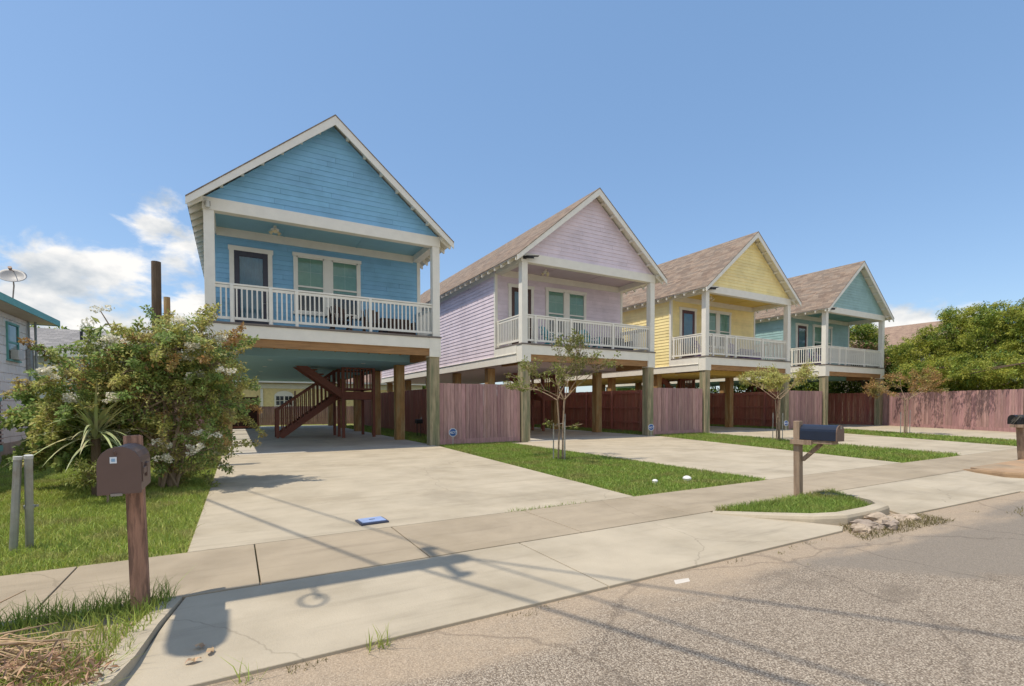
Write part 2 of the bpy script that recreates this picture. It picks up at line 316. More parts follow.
# yard behind houses / between
G = .012
def quadp(x00, x01, y0, x10, x11, y1): return [(x00, y0), (x01, y0), (x11, y1), (x10, y1)]
YS, YB, YA = 5.80, 4.46, 3.03     # driveway/sidewalk joint, sidewalk/apron joint, apron/road joint
def lerp(a, b, t): return a+(b-a)*t
def strip_quads(L0, L1, y0, y1, cuts, splits=1):
    out = []
    ys = [y0]+cuts+[y1]
    for i in range(len(ys)-1):
        a_, b_ = ys[i]+G/2, ys[i+1]-G/2
        f = lambda L, y: lerp(L[0], L[1], (y-y0)/(y1-y0))
        for k in range(splits):
            la = lambda y: lerp(f(L0, y), f(L1, y), k/splits)+(G/2 if k else 0); lb = lambda y: lerp(f(L0, y), f(L1, y), (k+1)/splits)-(G/2 if k < splits-1 else 0)
            out.append([(la(a_), a_), (lb(a_), a_), (lb(b_), b_), (la(b_), b_)])
    return out
sheet('driveway', strip_quads((-.42, -.32), (5.5, 6.35), YS, 16.5, [10.6]), 0, concrete)
sheet('driveway', strip_quads((9.02, 9.25), (14.37, 17.2), YS, 16.5, [11.0]), 0, concrete)
sheet('driveway', strip_quads((18.03, 20.7), (23.2, 28.1), YS, 16.5, [11.0]), 0, concrete)
sheet('driveway', strip_quads((26.2, 31.5), (34.2, 38.7), YS, 16.5, [11.0]), 0, concrete)
slab_m = mat('carport slab concrete', (.46, .43, .37), .85, .08, 1.5, .3, 50, color2=(.38, .35, .31), c2scale=.6)
for x0, x1 in ((-.2, 6.3), (10.3, 17.1), (21.0, 27.9), (31.9, 38.8)):
    cuts = [20.5, 25, 29.5, 34]; sheet('carport_slab', strip_quads((x0, x0), (x1, x1), 16.5, 38.5, cuts, 2), 0, slab_m)
# sidewalk
xs = [-14, -11, -8, -5, -3.0, -1.25, .17, 1.62, 3.45, 5.3, 7.1, 9.0, 10.9, 12.8, 14.7, 16.6, 18.5, 20.5, 22.5, 24.5, 27, 30, 33, 36, 40]
sheet('sidewalk', [[(xs[i]+G/2, YB+G/2), (xs[i+1]-G/2, YB+G/2), (xs[i+1]-G/2, YS-G/2), (xs[i]+G/2, YS-G/2)] for i in range(len(xs)-1)], -.002, concrete_side)
# aprons
sheet('driveway_apron', [[(-.34, YB-G/2), (2.6, YB-G/2), (2.6, YA), (-.72, YA), (-.52, 3.3), (-.42, 4.0)], [(2.6+G, YB-G/2), (5.6, YB-G/2), (6.32, YA+.1), (6.1, YA), (2.6+G, YA)]], -.006, concrete)
sheet('driveway_apron', [[(8.62, YB-G/2), (11.4, YB-G/2), (11.4, YA-.1), (7.66, YA+.02)], [(11.4+G, YB-G/2), (14.1, YB-G/2), (13.0, YA-.3), (11.4+G, YA-.15)]], -.006, concrete)
def kerb(name, pts, w, hs, m=concrete):
    """kerb along a polyline, its height at each point given"""
    b = MB(); n = len(pts); secs = []
    P = [Vector((x, y, 0)) for x, y in pts]
    for i, p in enumerate(P):
        d = (P[min(i+1, n-1)]-P[max(i-1, 0)]).normalized(); s = Vector((-d.y, d.x, 0))
        h = hs[i]; prof = ((0, -.12), (0, h), (w*.7, h), (w*.9, h-.012), (w, h-.045), (w*1.05, -.12))
        secs.append([p-s*u+Vector((0, 0, v)) for u, v in prof])
    m_ = 6; vs = [v for s in secs for v in s]; fs = []
    for i in range(n-1):
        for j in range(m_): fs.append((i*m_+j, i*m_+(j+1) % m_, (i+1)*m_+(j+1) % m_, (i+1)*m_+j))
    fs += [tuple(range(m_)), tuple(reversed(range((n-1)*m_, n*m_)))]
    b.add(vs, fs); return struct(b.build(name, m, smooth=False))
kerb('kerb', [(-.36, 4.44), (-.45, 3.9), (-.50, 3.4), (-.56, 3.1), (-.9, 2.94), (-1.6, 2.9), (-12, 2.9)][::-1], -.16, [.005, .03, .055, .07, .07, .07, .07][::-1])
kerb('kerb', [(5.66, 4.44), (6.0, 3.9), (6.3, 3.5), (6.55, 3.33), (7.2, 3.32), (7.6, 3.36), (7.86, 3.55), (8.25, 4.0), (8.6, 4.44)], .15, [.008, .05, .08, .1, .1, .1, .09, .05, .008])
kerb('kerb', [(14.15, 4.44), (13.8, 4.1), (13.45, 3.6), (13.6, 3.25), (14.5, 3.1), (16, 3.0), (40, 3.0)], .16, [.01, .07, .1, .1, .1, .1, .1], mat('old brown kerb', (.33, .22, .13), .95, .2, 4, .6, 30))
bi = MB().prism([(14.15, 4.43), (13.85, 4.1), (13.55, 3.6), (13.7, 3.3), (14.5, 3.16), (40, 3.1), (40, 4.43)], 'z', -.1, .05); struct(bi.build('bare_verge', mat('bare verge', (.38, .25, .15), .95, .2, 3, .6, 20, color2=(.30, .235, .16), c2scale=.8)))
# sandy path on the left lot
pth = MB(); pp = [(-6.0, 9.6), (-4.2, 10.4), (-3.2, 11.6), (-2.2, 13.2), (-1.8, 14.6)]; qq = [(-6.0, 8.9), (-4.1, 9.6), (-2.8, 10.7), (-1.6, 12.4), (-1.1, 14.2)]
for i in range(4): pth.add([(*qq[i], -.014), (*qq[i+1], -.014), (*pp[i+1], -.014), (*pp[i], -.014)], [(0, 1, 2, 3)])
struct(pth.build('dirt_path', mat('pale dry dirt', (.42, .33, .21), .95, .15, 6, .5, 40)))

# ---------------------------------------------------------------- grass blades
def grass(name, poly, dens, h, w, m, zbase=-.02, label='', lean=.75, hvar=.5, patch=0):
    P = np.array(poly, float); x0, y0 = P.min(0); x1, y1 = P.max(0)
    n = int((x1-x0)*(y1-y0)*dens); q = rng.uniform((x0, y0), (x1, y1), (n, 2))
    ins = np.zeros(n, bool); j = len(P)-1
    for i in range(len(P)):
        xi, yi = P[i]; xj, yj = P[j]
        with np.errstate(divide='ignore', invalid='ignore'):
            c = ((yi > q[:, 1]) != (yj > q[:, 1])) & (q[:, 0] < (xj-xi)*(q[:, 1]-yi)/(yj-yi+1e-12)+xi)
        ins ^= c; j = i
    q = q[ins]
    if patch:
        f = np.sin(q[:, 0]*2.1+1.3*np.sin(q[:, 1]*1.7))+np.sin(q[:, 1]*2.9+q[:, 0]*1.1)+rng.normal(0, .5, len(q)); q = q[f > patch-2.2]
    n = len(q)
    an = rng.uniform(0, 2*np.pi, n); hh = h*rng.uniform(1-hvar, 1+hvar, n); ww = w*rng.uniform(.7, 1.3, n)
    la = rng.uniform(0, 2*np.pi, n); ll = hh*np.abs(rng.normal(0, lean, n))
    dx, dy = np.cos(an)*ww/2, np.sin(an)*ww/2; bx, by = q[:, 0], q[:, 1]; z = np.full(n, zbase)
    V = np.empty((n, 5, 3))
    V[:, 0] = np.stack([bx-dx, by-dy, z], 1); V[:, 1] = np.stack([bx+dx, by+dy, z], 1)
    mx_, my_ = bx+np.cos(la)*ll*.35, by+np.sin(la)*ll*.35
    V[:, 2] = np.stack([mx_+dx*.75, my_+dy*.75, z+hh*.6], 1); V[:, 3] = np.stack([mx_-dx*.75, my_-dy*.75, z+hh*.6], 1)
    V[:, 4] = np.stack([bx+np.cos(la)*ll, by+np.sin(la)*ll, z+hh], 1)
    k = np.arange(n)[:, None]*5
    T = np.concatenate([k+np.array([[0, 1, 2]]), k+np.array([[0, 2, 3]]), k+np.array([[3, 2, 4]])], 1).ravel()
    o = npmesh(name, V.reshape(-1, 3), 3, T, m)
    return tag(o, label, 'grass', kind='stuff')
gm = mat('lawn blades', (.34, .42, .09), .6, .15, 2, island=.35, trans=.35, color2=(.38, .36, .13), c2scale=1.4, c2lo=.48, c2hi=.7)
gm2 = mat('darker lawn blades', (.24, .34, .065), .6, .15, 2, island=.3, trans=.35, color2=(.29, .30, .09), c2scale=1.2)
grass('grass', [(-4.6, 5.84), (-.43, 5.84), (-.39, 10), (-.35, 16.5), (-3, 16.5), (-5.7, 12), (-9, 9)], 2600, .055, .009, gm, label='long green lawn around the flowering bush left of the first driveway')
grass('grass', [(-6, 3.0), (-.62, 3.0), (-.56, 3.4), (-.5, 3.9), (-.4, 4.46), (-6, 4.46)], 2600, .10, .007, gm, label='tufty verge grass around the brown mailbox post', patch=.35)
grass('grass', [(-6, 4.34), (-.42, 4.34), (-.40, 4.47), (-6, 4.47)], 3500, .15, .006, gm2, label='tall dark grass along the sidewalk edge by the brown mailbox')
grass('grass', [(5.66, 4.43), (6.02, 3.9), (6.32, 3.52), (6.6, 3.36), (7.2, 3.35), (7.6, 3.38), (7.84, 3.57), (8.22, 4.0), (8.56, 4.43)], 4400, .068, .008, gm2, zbase=.0, label='clipped grass island under the dark blue mailbox')
grass('grass', [(5.54, 5.84), (8.99, 5.84), (9.22, 16.5), (9.9, 16.85), (6.5, 16.85), (6.33, 15.8)], 1700, .05, .012, gm2, label='grass strip between first and second driveways')
grass('grass', [(14.4, 5.84), (18.0, 5.84), (20.65, 16.5), (20.6, 16.85), (17.2, 16.85)], 700, .08, .018, gm2, label='grass strip between second and third driveways')
grass('grass', [(23.25, 5.84), (26.15, 5.84), (31.45, 16.5), (31.3, 16.85), (28.1, 16.85)], 420, .08, .025, gm2, label='grass strip between third and fourth driveways')
for k, (x0, x1) in enumerate(((6.35, 8.15), (17.15, 19.1), (27.95, 29.8))):
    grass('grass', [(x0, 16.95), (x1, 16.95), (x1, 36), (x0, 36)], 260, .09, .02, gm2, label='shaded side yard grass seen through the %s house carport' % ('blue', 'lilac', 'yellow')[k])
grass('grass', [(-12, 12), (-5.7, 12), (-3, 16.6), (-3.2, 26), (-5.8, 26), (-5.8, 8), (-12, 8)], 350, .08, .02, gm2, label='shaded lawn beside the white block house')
for k, (x0, y0, x1, y1, d) in enumerate([(3.2, 5.76, 4.6, 5.83, 260)]):
    grass('weeds', [(x0, y0), (x1, y0), (x1, y1), (x0, y1)], d*6, .05, .008, gm2, label='low weeds growing out of the joint at the front of the first driveway')

# ---------------------------------------------------------------- houses
W, D = 7.242, 21.2
PIT_R = (10.6246-7.2744)/(W/2+.3959)       # roof rise per metre
OH, FO = .3959, .3542
def siding(b, x0, x1, z0, z1, y, cfun=None, ex=.165, axis='x', sgn=-1):
    """lap boards on a plane; sgn = outward side. axis x: wall along x at y"""
    z = z0
    while z < z1-.01:
        zt = min(z+ex, z1)
        a0, a1 = (x0, x1) if not cfun else cfun(z); c0, c1 = (x0, x1) if not cfun else cfun(zt)
        if a1-a0 < .02: break
        c0, c1 = (c0, c1) if c1 > c0 else ((c0+c1)/2, (c0+c1)/2)
        cuts_ = []; u_ = a0+random.uniform(1.2, 4.0)
        while u_ < a1-.8: cuts_.append(u_); u_ += 3.66
        cuts_ = [u for u in cuts_ if c0+.1 < u < c1-.1]
        if cuts_:
            yo, yi, yb = y+sgn*.022, y+sgn*.004, y-sgn*.05; P = lambda u, w, zz: (u, w, zz) if axis == 'x' else (w, u, zz)
            E0 = [(a0, c0)]+[(u+.002, u+.002) for u in cuts_]; E1 = [(u-.002, u-.002) for u in cuts_]+[(a1, c1)]
            for (p0, q0), (p1, q1) in zip(E0, E1):
                vs = [P(p0, yo, z), P(p1, yo, z), P(q1, yi, zt), P(q0, yi, zt), P(p0, yb, z), P(p1, yb, z), P(q1, yb, zt), P(q0, yb, zt)]
                b.add(vs, [(0, 1, 2, 3), (4, 7, 6, 5), (0, 4, 5, 1), (1, 5, 6, 2), (2, 6, 7, 3), (3, 7, 4, 0)])
            z = zt; continue
        yo, yi, yb = y+sgn*.022, y+sgn*.004, y-sgn*.05
        P = lambda u, w, zz: (u, w, zz) if axis == 'x' else (w, u, zz)
        vs = [P(a0, yo, z), P(a1, yo, z), P(c1, yi, zt), P(c0, yi, zt), P(a0, yb, z), P(a1, yb, z), P(c1, yb, zt), P(c0, yb, zt)]
        b.add(vs, [(0, 1, 2, 3), (4, 7, 6, 5), (0, 4, 5, 1), (1, 5, 6, 2), (2, 6, 7, 3), (3, 7, 4, 0)])
        z = zt
    return b
def window(parent, x0, x1, z0, z1, y, mull=True):
    w_ = MB(); t_ = .10
    w_.box(x0-t_-.03, x1+t_+.03, y-.075, y+.02, z1, z1+t_+.02).box(x0-t_-.03, x1+t_+.03, y-.085, y+.02, z0-t_, z0)
    w_.box(x0-t_, x0, y-.06, y+.02, z0, z1).box(x1, x1+t_, y-.06, y+.02, z0, z1)
    xm = (x0+x1)/2; units = ((x0, xm-.13), (xm+.13, x1)); w_.box(xm-.13, xm+.13, y-.06, y+.02, z0, z1)
    fr = w_.build('window', white, parent, bevel=.004, key='win_frame')
    for u0, u1 in units:
        s = MB(); zm = z0+(z1-z0)*.46
        s.box(u0, u1, y-.05, y-.03, z1-.05, z1).box(u0, u1, y-.055, y-.03, zm-.03, zm+.03).box(u0, u1, y-.05, y-.03, z0, z0+.05)
        s.box(u0, u0+.045, y-.05, y-.03, z0, z1).box(u1-.045, u1, y-.05, y-.03, z0, z1)
        um = (u0+u1)/2; s.build('sash', white, fr, key='sash%.2f' % u0)
        MB().box(um-.008, um+.008, y-.025, y-.018, zm+.03, z1-.05).box(u0+.045, u1-.045, y-.025, y-.018, (zm+z1)/2-.008, (zm+z1)/2+.008).build('muntin', mat('grey muntin', (.55, .66, .58), .5), fr, key='mun%.2f' % u0)
        bl = MB(); zz = zm-.12
        while zz < z1-.06:
            bl.add([(u0+.05, y-.014, zz), (u1-.05, y-.014, zz), (u1-.05, y-.0, zz+.035), (u0+.05, y-.0, zz+.035)], [(0, 1, 2, 3)]); zz += .05
        bl.box(u0+.05, u1-.05, y-.012, y-.006, zm-.12, z1-.05)
        bl.build('blind', mat('green grey blind', (.33, .50, .40), .6), fr, key='blind%.2f' % u0)
        dk = MB().box(u0+.045, u1-.045, y-.006, y+.01, z0+.05, zm-.1); dk.build('dark_room', mat('dark interior', (.012, .016, .02), .8), fr, key='dk%.2f' % u0)
        MB().add([(u0+.04, y-.028, z0+.04), (u1-.04, y-.028, z0+.04), (u1-.04, y-.028, z1-.04), (u0+.04, y-.028, z1-.04)], [(0, 1, 2, 3)]).build('pane', glass, fr, key='pane%.2f' % u0)

def make_house(label, X, color, gcolor, ceilcolor, doorcol, light):
    h = thing('stilt_house', label, 'house', (X, 16.8222, 0), 0, 'pastel stilt houses in a row')
    sm = mat(light+' siding', color, .6, .05, 2.5, .2, 25, island=.045, color2=tuple(c*.86 for c in color), c2scale=.8, c2lo=.4, c2hi=.7)
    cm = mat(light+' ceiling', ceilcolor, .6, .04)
    PD = 2.2733
    # gable
    zoff = 7.6044-.145
    def cf(z): x = (z-zoff)/PIT_R; return (max(.0, x), W-max(.0, x))
    siding(MB(), 0, W, 7.5, 10.5, .06, cf).build('gable_wall', sm, h, key=light+'g')
    siding(MB(), 0.02, W-.02, 3.9, 7.36, PD, None).build('front_wall', sm, h, key=light+'f')
    siding(MB(), PD, D, 3.55, 7.35, .0, None, axis='y', sgn=-1).build('side_wall', sm, h, key=light+'l')
    siding(MB(), PD, D, 3.55, 7.35, W, None, axis='y', sgn=1).build('side_wall', sm, h, key=light+'r')
    bw = MB(); siding(bw, 0, W, 3.4, 7.4, D-.05, None, sgn=1); siding(bw, 0, W, 7.4, 10.45, D-.05, cf, sgn=1); bw.build('back_wall', sm, h, key=light+'b')
    # roof: shingled slabs
    t_ = .035
    zr, ze = 10.6246+.02, 7.2744+.02; xm = W/2
    rf = MB()
    for s in (-1, 1):
        xe = xm+s*(xm+OH)
        rf.add([(xe, -FO-.03, ze), (xm, -FO-.03, zr), (xm, D+.3, zr), (xe, D+.3, ze), (xe, -FO-.03, ze-t_), (xm, -FO-.03, zr-t_), (xm, D+.3, zr-t_), (xe, D+.3, ze-t_)],
               [(0, 1, 2, 3), (7, 6, 5, 4), (0, 4, 5, 1), (2, 6, 7, 3), (3, 7, 4, 0)])
    roof = rf.build('roof', shingle, h, key='roofm')
    dk = MB()
    for s in (-1, 1):
        xe = xm+s*(xm+OH-.02)
        o1, o2 = ze-t_-.003, zr-t_-.003
        dk.add([(xe, -FO+.03, o1), (xm, -FO+.03, o2), (xm, D+.28, o2), (xe, D+.28, o1), (xe, -FO+.03, o1-.03), (xm, -FO+.03, o2-.03), (xm, D+.28, o2-.03), (xe, D+.28, o1-.03)],
               [(0, 1, 2, 3), (7, 6, 5, 4), (0, 4, 5, 1), (2, 6, 7, 3), (3, 7, 4, 0)])
    dk.build('roof_deck', white, roof, key='roofdeck')
    rk = .25
    for s in (-1, 1):
        xe = xm+s*(xm+OH)
        for nm, yy in (('rake_board', -FO-.015), ('rake_board', D+.25)):
            MB().add([(xe, yy, ze-t_-.002), (xm, yy, zr-t_-.002), (xm, yy, zr-t_-rk*1.12), (xe, yy, ze-t_-rk*.82), (xe, yy+.04, ze-t_-.002), (xm, yy+.04, zr-t_-.002), (xm, yy+.04, zr-t_-rk*1.12), (xe, yy+.04, ze-t_-rk*.82)],
                     [(0, 1, 2, 3), (7, 6, 5, 4), (0, 4, 5, 1), (3, 2, 6, 7), (0, 3, 7, 4)]).build(nm, white, roof, key='rk%d%.1f' % (s, yy))
        for k in range(36):
            y = -.15+k*.6
            xi = xm+s*(xm-.02); xo = xm+s*(xm+OH-.03); zi = 7.6044-.10+.0; zo = ze-t_-.035
            MB().add([(xi, 0, zi-.02), (xo, 0, zo-.002), (xo, 0, zo-.12), (xo-s*.03, 0, zo-.14), (xi, 0, zi-.17), (xi, .05, zi-.02), (xo, .05, zo-.002), (xo, .05, zo-.12), (xo-s*.03, .05, zo-.14), (xi, .05, zi-.17)],
                     [(0, 1, 2, 3, 4), (9, 8, 7, 6, 5), (0, 5, 6, 1), (1, 6, 7, 2), (2, 7, 8, 3), (3, 8, 9, 4), (4, 9, 5, 0)]).build('rafter_tail', white, roof, key='rt%d' % s).location.y = y
        for k in range(7):
            f = (k+.6)/7.4; xx = lerp(xe, xm, f); zz = lerp(ze, zr, f)-t_-.045
            MB().box(-.045, .045, -FO+.03, .04, -.10, 0).build('lookout_block', white, roof, key='lookout').location = (xx, 0, zz-.0)
    # beams, columns
    MB().box(-.02, W+.02, 0, .26, 7.1418, 7.5015).build('porch_beam', white, h, bevel=.006, key='pbeam')
    for x0 in (-.0, W-.28):
        MB().box(x0+(.002 if x0 < 1 else -.002), x0+.28, .262, PD-.02, 7.14, 7.44).build('side_beam', white, h, key='sb%d' % x0)
        MB().box(x0+(0.005), x0+.275, .01, .27, 3.93, 7.139).build('porch_column', white, h, bevel=.006, key='pc%d' % x0)
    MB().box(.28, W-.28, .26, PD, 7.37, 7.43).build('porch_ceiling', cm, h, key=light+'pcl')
    MB().box(.28, W-.28, PD-.07, PD-.024, 7.10, 7.368).build('porch_frieze', white, h, key='pf')
    for x0, x1 in ((-.03, .1), (W-.1, W+.03)): MB().box(x0, x1, PD-.03, PD+.09, 3.88 if x0 > 0 else 3.56, 7.2).build('corner_trim', white, h, key='ct%.1f' % x0)
    for x0, x1 in ((-.028, -.0), (W, W+.028)): MB().box(x0, x1, PD+.09, D, 7.08, 7.34).build('frieze_board', white, h, key='fb%.1f' % x0)
    # deck edge
    df = MB(); df.box(.0, W, 0, .05, 3.49, 3.869); df.box(-.012, .41, -.012, .4, 3.193, 3.872).box(W-.41, W+.012, -.012, .4, 3.193, 3.872); df.build('deck_fascia', white, h, bevel=.005, key='fascia')
    MB().box(-.035, W+.035, -.035, PD-.03, 3.874, 3.93).build('deck_floor', mat('deck boards', (.20, .17, .15), .8), h, key='dfloor')
    for x0, x1 in ((-.035, .02), (W-.02, W+.035)):
        sk = MB(); sk.box(x0, x1, .40, D, 3.18, 3.52); sk.box(x0+.006, x1-.006, .40, PD, 3.55, 3.872); sk.box(x0-.03 if x0 < 0 else x0, x1 if x0 < 0 else x1+.03, .40, D, 3.522, 3.545)
        sk.build('side_skirt', white, h, key='sk%.1f' % x0)
    fb = MB(); fb.box(.41, W-.41, .052, .2, 3.235, 3.50)
    for x0 in (.25, W-.45): fb.box(x0, x0+.2, .4, PD-.1, 3.14, 3.49)
    k = .7
    while k < W-.6: fb.box(k, k+.045, .2, PD-.1, 3.42, 3.54); k += .405
    fb.box(.05, W-.05, .2, PD-.1, 3.545, 3.56)
    fb.build('floor_beam', beam_m, h, key='fbeam')
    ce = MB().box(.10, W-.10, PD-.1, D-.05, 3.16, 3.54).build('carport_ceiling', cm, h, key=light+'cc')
    for i in range(2):
        for j in range(5):
            MB().tube([(0, 0, 0), (0, 0, -.012)], [.09, .085], 14).build('downlight', mat('light trim', (.8, .8, .8), .4), ce, key='dlt').location = (1.9+i*3.4, 3.6+j*3.6, 3.159)
    # stilts
    for ix, x0 in enumerate((.03, W-.40)):
        for iy, y in enumerate((.03, 3.5, 7.4, 11.6, 15.9, 20.4)):
            MB().box(0, .37, 0, .36, -.1, 3.19 if iy == 0 else 3.15).build('stilt', post_m if iy in (0,) else postn_m, h, bevel=.01, key='stilt%d' % min(iy, 1)).location = (x0 if iy == 0 else (.25 if ix == 0 else W-.62), y, 0)
    # rails
    def rail(p0, p1, posts, key):
        p0 = Vector(p0); p1 = Vector(p1); L = (p1-p0).length; d = (p1-p0)/L
        b = MB(); b.bar(p0+Vector((0, 0, 5.08)), p1+Vector((0, 0, 5.08)), .075, .05).bar(p0+Vector((0, 0, 5.0)), p1+Vector((0, 0, 5.0)), .04, .08).bar(p0+Vector((0, 0, 4.07)), p1+Vector((0, 0, 4.07)), .05, .08)
        rr = b.build('porch_railing', white, h, key=key)
        n = round(L/.138)
        for i in range(1, n):
            MB().box(-.02, .02, -.02, .02, 4.11, 4.96).build('baluster', white, rr, key='bal').location = p0+d*(L*i/n)
        for f in posts:
            MB().box(-.045, .045, -.045, .045, 3.93, 5.05).build('railing_post', white, rr, key='rpost').location = p0+d*f+Vector((0, -.03, 0))
    rail((.27, .14, 0), (W-.27, .14, 0), (.42, 1.46, 2.2, 4.5), 'rl1')
    rail((.10, .27, 0), (.10, PD-.03, 0), (1.9,), 'rl2')
    rail((W-.10, .27, 0), (W-.10, PD-.03, 0), (1.9,), 'rl3')
    # door
    dx0, dx1, dz = .77, 1.79, 6.67
    fr = MB(); y = PD-.03
    fr.box(dx0-.14, dx0, y-.06, y+.02, 3.94, dz).box(dx1, dx1+.14, y-.06, y+.02, 3.94, dz).box(dx0-.17, dx1+.17, y-.07, y+.02, dz, dz+.15)
    dr = fr.build('door', white, h, key='doorframe')
    lf = MB(); lf.box(dx0, dx0+.16, y-.045, y-.02, 3.95, dz).box(dx1-.16, dx1, y-.045, y-.02, 3.95, dz).box(dx0+.16, dx1-.16, y-.045, y-.02, dz-.18, dz).box(dx0+.16, dx1-.16, y-.045, y-.02, 3.95, 4.35)
    lf.build('door_leaf', mat(light+' door', doorcol, .45), dr, key=light+'leaf')
    cu = MB(); n = 22; y = PD-.035
    for i in range(n):
        u0 = lerp(dx0+.16, dx1-.16, i/n); u1 = lerp(dx0+.16, dx1-.16, (i+1)/n); ya = y-.012+.008*math.sin(i*1.9); yb = y-.012+.008*math.sin((i+1)*1.9)
        cu.add([(u0, ya, 4.35), (u1, yb, 4.35), (u1, yb, dz-.18), (u0, ya, dz-.18)], [(0, 1, 2, 3)])
    cu.build('curtain', mat('door curtain', (.17, .30, .42), .7), dr, key='curt')
    MB().add([(dx0+.15, y-.04, 4.33), (dx1-.15, y-.04, 4.33), (dx1-.15, y-.04, dz-.16), (dx0+.15, y-.04, dz-.16)], [(0, 1, 2, 3)]).build('pane', glass, dr, key='dpane')
    MB().tube([(dx1-.08, y-.04, 4.95), (dx1-.08, y-.10, 4.95), (dx1-.2, y-.10, 4.95)], .012, 6).build('handle', mat('nickel', (.6, .6, .58), .3, metal=1), dr, key='dhan')
    window(h, 2.70, 4.82, 4.80, 6.76, PD-.03)
    # ceiling fan, small flush
    fn = MB(); fn.tube([(1.96, 1.25, 7.37), (1.96, 1.25, 7.26)], .05, 10).tube([(1.96, 1.25, 7.26), (1.96, 1.25, 7.2)], [.13, .1], 12)
    fl = fn.build('ceiling_light', white, h, key='fanb')
    for i in range(3):
        an = i*2*math.pi/3+.5; MB().tube([(1.96+.07*math.cos(an), 1.25+.07*math.sin(an), 7.22), (1.96+.17*math.cos(an), 1.25+.17*math.sin(an), 7.14)], [.035, .065], 10).build('lamp_shade', mat('cream glass shade', (.70, .62, .42), .4), fl, key='shade%d' % i)
    bt = MB()
    for q in (W*.32, W*.66): bt.box(q-.03, q+.03, .262, PD-.08, 7.352, 7.369)
    bt.build('ceiling_batten', cm, h, key=light+'bt')
    # flood light at the beam corner
    fx = .12; lt = MB().box(fx-.07, fx+.07, -.05, 0, 7.24, 7.36).build('porch_flood_light', black_m if light != 'blue' else mat('pewter', (.30, .28, .25), .5), h, key=light+'fl')
    if light == 'blue': MB().tube([(fx, -.09, 7.36), (fx, -.09, 7.16)], [.045, .065], 10).build('lamp_glass', mat('lamp glass', (.6, .6, .55), .2), lt)
    else:
        MB().bar((fx, -.04, 7.30), (fx+.25, -.30, 7.26), .10, .07).build('lamp_head', black_m, lt, key='lh1'); MB().bar((fx+.02, -.05, 7.34), (fx+.55, -.18, 7.38), .16, .02).build('solar_panel', black_m, lt, key='lh2')
    # staircase
    st = MB()
    st.add([(2.55, 7.33, 0), (2.35, 7.33, .12), (4.95, 7.33, 2.07), (4.95, 7.33, 1.72), (2.62, 7.33, 0), (2.55, 7.38, 0), (2.35, 7.38, .12), (4.95, 7.38, 2.07), (4.95, 7.38, 1.72), (2.62, 7.38, 0)], [(0, 1, 2, 3, 4), (9, 8, 7, 6, 5), (0, 5, 6, 1), (1, 6, 7, 2), (2, 7, 8, 3), (3, 8, 9, 4), (4, 9, 5, 0)])
    stair = st.build('staircase', stair_m, h, key='stair')
    def stringer(x0, z0, x1, z1, y, dp=.30):
        MB().add([(x0, y, z0), (x1, y, z1), (x1, y, z1-dp), (x0, y, z0-dp), (x0, y+.05, z0), (x1, y+.05, z1), (x1, y+.05, z1-dp), (x0, y+.05, z0-dp)], [(0, 1, 2, 3), (7, 6, 5, 4), (0, 4, 5, 1), (2, 6, 7, 3), (1, 5, 6, 2), (3, 7, 4, 0)]).build('stringer', stair_m, stair, key='str%.2f%.2f%.1f' % (x0, y, z0))
    stringer(2.5, .28, 4.95, 2.09, 8.22, .30)
    for y in (6.02, 6.98): stringer(2.85, 3.62, 4.95, 2.10, y, .36)
    for i in range(10):
        MB().box(2.45+i*.25, 2.75+i*.25, 7.38, 8.22, .17+i*.19, .21+i*.19).build('tread', stair_m, stair, key='td%d' % i)
    for i in range(6):
        MB().box(4.65-i*.27, 4.97-i*.27, 6.07, 6.98, 2.24+i*.19, 2.28+i*.19).build('tread', stair_m, stair, key='te%d' % i)
    ld = MB().box(4.95, 6.35, 6.02, 8.27, 1.72, 2.07); ld.build('landing', stair_m, stair, key='landing')
    for (x, y, z0, z1) in ((4.90, 5.98, -.02, 3.2), (6.25, 5.98, -.02, 3.2), (4.90, 8.2, -.02, 3.2), (6.25, 8.2, -.02, 3.2), (2.32, 7.30, -.02, 1.32), (2.32, 8.2, -.02, 1.32), (4.92, 7.15, -.02, 3.2)):
        MB().box(x, x+.12, y, y+.12, z0, z1).build('newel_post', stair_m, stair, key='np%.1f%.1f' % (x, y))
    for y in (7.36, 8.24):
        MB().bar((2.4, y, 1.28), (4.95, y, 3.12), .06, .09).build('handrail', stair_m, stair, key='hr%.1f' % y)
        for i in range(1, 14):
            x = 2.44+i*.178; z = .28+(x-2.5)*.739; MB().box(x-.025, x+.025, y-.025, y+.025, z-.1, z+1.0).build('baluster', stair_m, stair, key='bb%d%.1f' % (i, y))
    for p0, p1 in (((5.0, 6.04), (6.3, 6.04)), ((6.31, 6.04), (6.31, 8.25)), ((5.0, 8.25), (6.3, 8.25))):
        MB().bar((*p0, 3.13), (*p1, 3.13), .08, .07).build('handrail', stair_m, stair, key='hh%s' % str((p0, p1))); MB().bar((*p0, 2.2), (*p1, 2.2), .05, .07).build('bottom_rail', stair_m, stair, key='hi%s' % str((p0, p1)))
    for i in range(1, 9):
        MB().box(4.965+i*.145, 5.025+i*.145, 6.01, 6.06, 2.2, 3.1).build('baluster', stair_m, stair, key='bc%d' % i)
    return h
HX = [-.6882, 9.994, 20.7651, 31.6727]
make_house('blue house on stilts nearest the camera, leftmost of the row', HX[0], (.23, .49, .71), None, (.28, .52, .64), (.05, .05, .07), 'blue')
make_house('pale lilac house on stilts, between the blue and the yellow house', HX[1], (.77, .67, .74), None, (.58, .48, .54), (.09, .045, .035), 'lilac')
make_house('pale yellow house on stilts, between the lilac and the teal house', HX[2], (.95, .80, .40), None, (.78, .56, .15), (.10, .04, .045), 'yellow')
